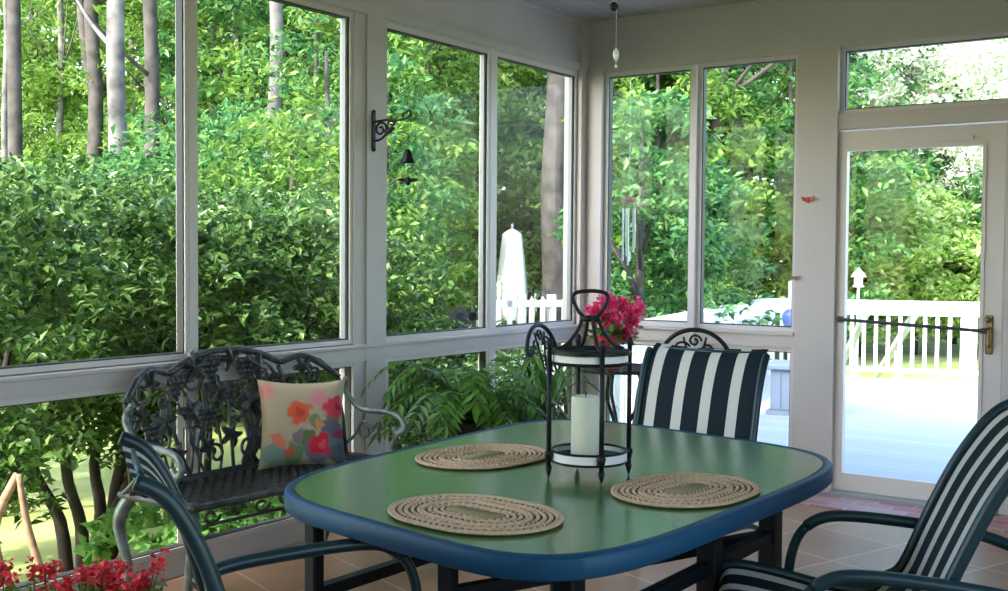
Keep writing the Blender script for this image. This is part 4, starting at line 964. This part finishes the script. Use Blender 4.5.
# pink flowers in a pot on the bistro table
pf = thing('potted_flowers', 'pink geraniums in a crimson pot on the corner table behind the lantern handle', 'flowers', (0.585, 5.76, 0.7185))
MB().lathe([(0.0, 0.0), (0.062, 0.0), (0.085, 0.15), (0.094, 0.155), (0.094, 0.195), (0.083, 0.195), (0.08, 0.17), (0.0, 0.165)], 24, caps=False).build('pot', M['potred'], pf, smooth=True, auto=40)
rg = np.random.default_rng(3); heads = [(-0.07, 0.0, 0.33), (0.0, -0.02, 0.38), (0.09, 0.03, 0.36), (0.14, 0.0, 0.29), (0.06, -0.05, 0.28), (-0.02, 0.05, 0.30), (0.17, 0.02, 0.34), (0.11, -0.02, 0.22), (0.02, 0.0, 0.24)]
pp = np.concatenate([np.array(h_) + rg.normal(size=(110, 3)) * 0.026 for h_ in heads])
mesh_obj('blossoms', leaves_mesh('blossoms', pp, 0.034, M['petal_pink'], aspect=0.8, rg=rg), pf, rz=0.55)
pp = rg.normal(size=(150, 3)) * np.array((0.07, 0.07, 0.035)) + np.array((0.04, 0, 0.21))
mesh_obj('leaves', leaves_mesh('leaves', pp, 0.05, M['leaf_house'], aspect=0.8, rg=rg), pf)
sm = MB()
for h_ in heads: sm.tube([(0.0, 0, 0.16), (h_[0] * .5, h_[1] * .5, .22), h_], 0.0025, 5)
sm.build('stems', M['leaf_house'], pf)

# ================================================================== HOUSE PLANTS
def pot_plant(name, label, loc, pr, ph, stand_h, kind, seed):
    root = thing(name, label, 'plant', (loc[0], loc[1], 0)); rg = np.random.default_rng(seed)
    sd_ = MB(); sd_.lathe([(pr * .95, stand_h - 0.02), (pr * .95, stand_h - 0.005), (pr * .8, stand_h)], 20)
    for q in range(4): a = q * PI / 2 + .5; sd_.tube([(pr * .85 * math.cos(a), pr * .85 * math.sin(a), 0.0), (pr * .8 * math.cos(a), pr * .8 * math.sin(a), stand_h - 0.01)], 0.008, 6)
    sd_.build('plant_stand', M['black'], root)
    MB().lathe([(0.0, 0.0), (pr * .7, 0.0), (pr, ph), (pr * 1.07, ph), (pr * 1.07, ph * .86), (pr * .98, ph * .86)], 24, (0, 0, stand_h), caps=False).build('pot', M['potblack'], root, smooth=True, auto=40)
    MB().lathe([(pr * .97, ph * .9 - .004), (pr * .97, ph * .9)], 20, (0, 0, stand_h)).build('soil', M['soil'], root)
    z0 = stand_h + ph * .88; V = []; F = []; mb = MB()
    nfr = 34 if kind == 'fern' else 40
    for i in range(nfr):
        a = rg.uniform(0, 2 * PI); L = rg.uniform(.30, .52) if kind == 'fern' else rg.uniform(.22, .40); lift = rg.uniform(.15, .5); pts = []
        for j in range(9):
            t = j / 8; r = L * t; z = z0 + lift * math.sin(t * 2.2) * .75 - .10 * t * t; pts.append(Vector((r * math.cos(a), r * math.sin(a), z)))
        if kind == 'fern':
            mb.tube(pts, [0.004 * (1 - .8 * j / 8) for j in range(9)], 5)
            for j in range(1, 9):
                for sgn in (-1, 1, 0) if j == 8 else (-1, 1):
                    for h_ in (0, .5):
                        if j < 8: c0 = pts[j].lerp(pts[j + 1], h_)
                        else: c0 = pts[8]
                        tdir = (pts[min(j + 1, 8)] - pts[j - 1]).normalized(); sidev = tdir.cross(Vector((0, 0, 1))).normalized()
                        dirv = (tdir * .6 + sidev * sgn).normalized(); ll = 0.105 * (1 - .45 * abs(t - .5)) * rg.uniform(.8, 1.15); nv = dirv.cross(tdir.cross(sidev)).normalized() if sgn else sidev
                        tip = c0 + dirv * ll - Vector((0, 0, ll * .35)); w_ = nv * ll * .19; mid = c0.lerp(tip, .45) + Vector((0, 0, ll * .08))
                        mb.add([c0, mid + w_, tip, mid - w_], [(0, 1, 2), (0, 2, 3)])
        else:
            sidev = Vector((-math.sin(a), math.cos(a), 0)); vs = []
            for j, p in enumerate(pts): w_ = 0.013 * math.sin(PI * min(1, .12 + j / 8 * .88)) ; vs += [p - sidev * w_, p + Vector((0, 0, -.003)), p + sidev * w_]
            mb.add(vs, [(j * 3 + e, j * 3 + e + 1, j * 3 + e + 4, j * 3 + e + 3) for j in range(8) for e in (0, 1)])
    mb.build('leaves', M['leaf_house'], root)
    return root
pot_plant('potted_fern', 'large arching leafy plant in a black pot beside the bench arm and window post', (0.50, 4.52), 0.15, 0.22, 0.33, 'fern', 5)
pot_plant('spider_plant', 'smaller strap-leaved plant in a black pot in front of the edge-on bistro chair', (0.80, 4.78), 0.10, 0.16, 0.42, 'strap', 9)

# red flowers in the foreground, tan dried stems --------------------------
rf = thing('red_flowers', 'pot of small red flowers at the bottom left corner of the picture', 'flowers', (1.62, 1.70, 0.0))
rf.location = (0.60, 2.11, 0.0); rf.rotation_euler = (0, 0, 0.72)
MB().prism([(-.34, -.09), (.34, -.09), (.34, .09), (-.34, .09)], 0.0, 0.19).prism([(-.36, -.105), (.36, -.105), (.36, .105), (-.36, .105)], 0.165, 0.20).build('planter', M['terracotta'], rf)
rg = np.random.default_rng(12); hc = rg.uniform(-1, 1, (60, 3)) * np.array((0.38, 0.10, 0.05)) + np.array((0, 0, 0.31))
hc[:, 2] += 0.03 * rg.random(60)
pp = np.repeat(hc, 30, 0) + rg.normal(size=(1800, 3)) * 0.014
mesh_obj('blossoms', leaves_mesh('blossoms', pp, 0.022, M['petal_red'], aspect=0.8, rg=rg), rf)
pp = rg.uniform(-1, 1, (700, 3)) * np.array((0.35, 0.12, 0.05)) + np.array((0, 0, 0.24))
mesh_obj('leaves', leaves_mesh('leaves', pp, 0.05, M['leaf_house'], aspect=0.6, rg=rg), rf)
sm = MB()
for h_ in hc[:40]: sm.tube([(h_[0] * .9, h_[1] * .6, .18), tuple(h_)], 0.0025, 5)
sm.build('stems', M['leaf_house'], rf)
ts = thing('dry_stems', 'pair of bare tan stems standing outside at the bottom left, above the red flowers', 'stems', (-0.36, 2.60, GZ))
MB().tube(smooth_path([(-.03, 0, 0), (0, -.03, .3), (-.05, -.06, .6), (0.02, 0.0, .83)], 4), [0.026 - .0008 * i for i in range(13)], 8).build('stem', M['tan'], ts, smooth=True)
MB().tube(smooth_path([(.06, .14, 0), (.04, .12, .3), (.03, .04, .6), (0.03, 0.0, .83)], 4), [0.022 - .0008 * i for i in range(13)], 8).build('stem', M['tan'], ts, smooth=True)

# ================================================================== WALL AND CEILING PIECES
wbk = thing('bell_bracket', 'black wrought-iron bracket with scroll arm on the white window post', 'bracket', (0.0165, 4.345, 2.0))
MB().box(0.0, 0.008, -0.013, 0.013, -0.095, 0.095, 0.003).lathe([(0.0, -0.01), (0.012, 0), (0.0, 0.012)], 8, (0.006, 0, 0.097)).lathe([(0.0, -0.01), (0.012, 0), (0.0, 0.012)], 8, (0.006, 0, -0.097)).build('back_plate', M['black'], wbk)
a = MB(); a.tube(smooth_path([(0.005, 0, 0.045), (0.09, 0, 0.05), (0.17, 0, 0.045), (0.215, 0, 0.05), (0.245, 0, 0.07), (0.235, 0, 0.088), (0.218, 0, 0.08)], 5), 0.006, 7)
a.tube([(0.05 + 0.04 * math.cos(t) * (1 - t / 11), 0, 0.005 + 0.04 * math.sin(t) * (1 - t / 11)) for t in [0.5 * q for q in range(18)]], 0.006, 6)
a.tube([(0.115 + 0.025 * math.cos(t) * (1 - t / 11), 0, 0.02 + 0.025 * math.sin(t) * (1 - t / 11)) for t in [0.5 * q for q in range(18)]], 0.005, 6)
a.tube(smooth_path([(0.005, 0, -0.05), (0.05, 0, -0.045), (0.10, 0, -0.01), (0.15, 0, 0.045)], 5), 0.006, 7)
a.build('scroll_arm', M['black'], wbk, smooth=True)
bird = MB(); bird.ball((0.095, 0.004, -0.005), 0.02, 8, 6, (1.5, .5, .8)); bird.ball((0.128, 0.004, 0.006), 0.011, 8, 6); bird.build('bird_motif', M['black'], wbk, smooth=True)
bl = thing('bell', 'small black bell hanging on a thin cord from the iron bracket', 'bell', (0.0165 + 0.229, 4.345, 1.83))
MB().lathe([(0.036, 0.0), (0.033, 0.008), (0.024, 0.03), (0.017, 0.055), (0.010, 0.066), (0.0, 0.070)], 20, caps=False).build('bell_body', M['black'], bl, smooth=True)
MB().tube([(0, 0, 0.068), (0, 0, 0.245)], 0.0013, 5).tube([(0, 0, 0.05), (0, 0, -0.075)], 0.0010, 5).build('cord', M['black'], bl)
sl = MB(); sl.ball((0, 0, -0.09), 0.016, 8, 6, (1.0, .7, 1.4))
for sgn in (-1, 1): sl.add([(0, 0.001, -0.075), (sgn * .045, 0.001, -0.078), (sgn * .055, 0.001, -0.088), (0, .001, -.10), (0, -0.003, -0.075), (sgn * .045, -0.003, -0.078), (sgn * .055, -0.003, -0.088), (0, -.003, -.10)], [(0, 1, 2, 3), (7, 6, 5, 4), (0, 4, 5, 1), (1, 5, 6, 2), (2, 6, 7, 3)])
sl.xf(Matrix.Rotation(0.6, 4, 'Z')); sl.build('wind_sail', M['black'], bl, smooth=False)

# wind chime outside the back corner window
wc = thing('wind_chime', 'silver wind chime with a wooden top hanging outside the corner window', 'wind chime', (0.13, 6.86, 0))
MB().tube([(0, 0, 1.76), (0, 0, 3.03)], 0.0015, 5).build('cord', M['chime'], wc)
MB().lathe([(0.0, 1.735), (0.055, 1.735), (0.055, 1.765), (0.045, 1.775), (0.0, 1.78)], 20, caps=False).build('chime_top', M['chimewood'], wc, smooth=True, auto=40)
for q in range(5):
    a = q * 2 * PI / 5; L = .27 + .03 * q; x, y = .042 * math.cos(a), .042 * math.sin(a)
    MB().tube([(x, y, 1.70), (x, y, 1.70 - L)], 0.007, 8).tube([(x, y, 1.70), (x, y, 1.735)], 0.001, 4).build('chime_tube', M['chime'], wc, smooth=True, auto=40)
MB().tube([(0, 0, 1.735), (0, 0, 1.40)], 0.001, 4).lathe([(0, 1.33), (.012, 1.34), (.012, 1.40), (0, 1.41)], 8, caps=False).lathe([(0.0, 1.54), (.024, 1.54), (.024, 1.55), (0, 1.55)], 16, caps=False).build('clapper', M['wband'], wc)

# small wall ornaments on the post by the door
def wall_bird(name, label, loc, m, s):
    root = thing(name, label, 'ornament', loc); b = MB()
    b.ball((0, 0, 0), .012 * s, 10, 8, (1, .7, 1.6)); b.build('body', m, root, smooth=True)
    for sg in (-1, 1): MB().add([(0, 0, .01 * s), (sg * .042 * s, -.012, .022 * s), (sg * .030 * s, -.008, -.006 * s), (0, 0, -.014 * s), (0, .003, .01 * s), (sg * .042 * s, -.009, .022 * s), (sg * .030 * s, -.005, -.006 * s), (0, .003, -.014 * s)], [(0, 1, 2, 3), (7, 6, 5, 4), (0, 4, 5, 1), (1, 5, 6, 2), (2, 6, 7, 3)]).build('wing', m, root)
    return root
wall_bird('wall_ornament', 'small red winged ornament on the white post left of the door', (1.530, YB - 0.019, 1.71), M['redbird'], 1.0)
wall_bird('wall_ornament', 'faded brown ornament lower on the post edge below the red one', (1.465, YB - 0.019, 1.25), M['brownbird'], 0.8)

# ceiling fan (its pull chains hang into view)
FX, FY = 2.12, 3.10
fan = thing('ceiling_fan', 'white ceiling fan whose two pull chains hang above the table', 'ceiling fan', (FX, FY, 0))
MB().lathe([(0.0, ZC - .001), (0.07, ZC - .001), (0.05, ZC - .05), (0.014, ZC - .06), (0.014, 2.78), (0.0, 2.78)], 24, caps=False).build('canopy_rod', M['white'], fan, smooth=True, auto=40)
MB().lathe([(0.0, 2.79), (0.08, 2.78), (0.11, 2.74), (0.11, 2.68), (0.07, 2.64), (0.05, 2.60), (0.0, 2.595)], 28, caps=False).build('motor', M['white'], fan, smooth=True, auto=40)
for q in range(5):
    a = q * 2 * PI / 5 + .3; b_ = MB().box(0.10, 0.62, -0.06, 0.06, 2.70, 2.708, .002); b_.box(.06, .2, -.015, .015, 2.695, 2.70)
    b_.xf(Matrix.Rotation(a, 4, 'Z')); b_.build('blade', M['white'], fan)
pc = MB().tube([(-.016, -.006, 2.60), (-.016, -.006, 2.16)], 0.0011, 5).build('pull_chain', M['screen'], fan)
MB().ball((-.016, -.006, 2.150), 0.014, 12, 10).build('pull_knob', M['black'], pc, smooth=True)['label'] = 'black ball at the end of the pull chain'
MB().tube([(-.007, -.007, 2.60), (-.007, -.007, 2.02)], 0.0008, 5).build('pull_chain', M['rail'], fan)
MB().lathe([(0, 1.98), (.006, 1.985), (.010, 2.0), (.009, 2.01), (.003, 2.02), (0, 2.022)], 10, caps=False).ball((-.0, 0, 1.965), .006, 8, 6).tube([(0, 0, 1.965), (0, 0, 1.985)], .001, 5).build('pull_crystal', M['crystal'], fan, smooth=True).location = (-.007, -.007, 0)
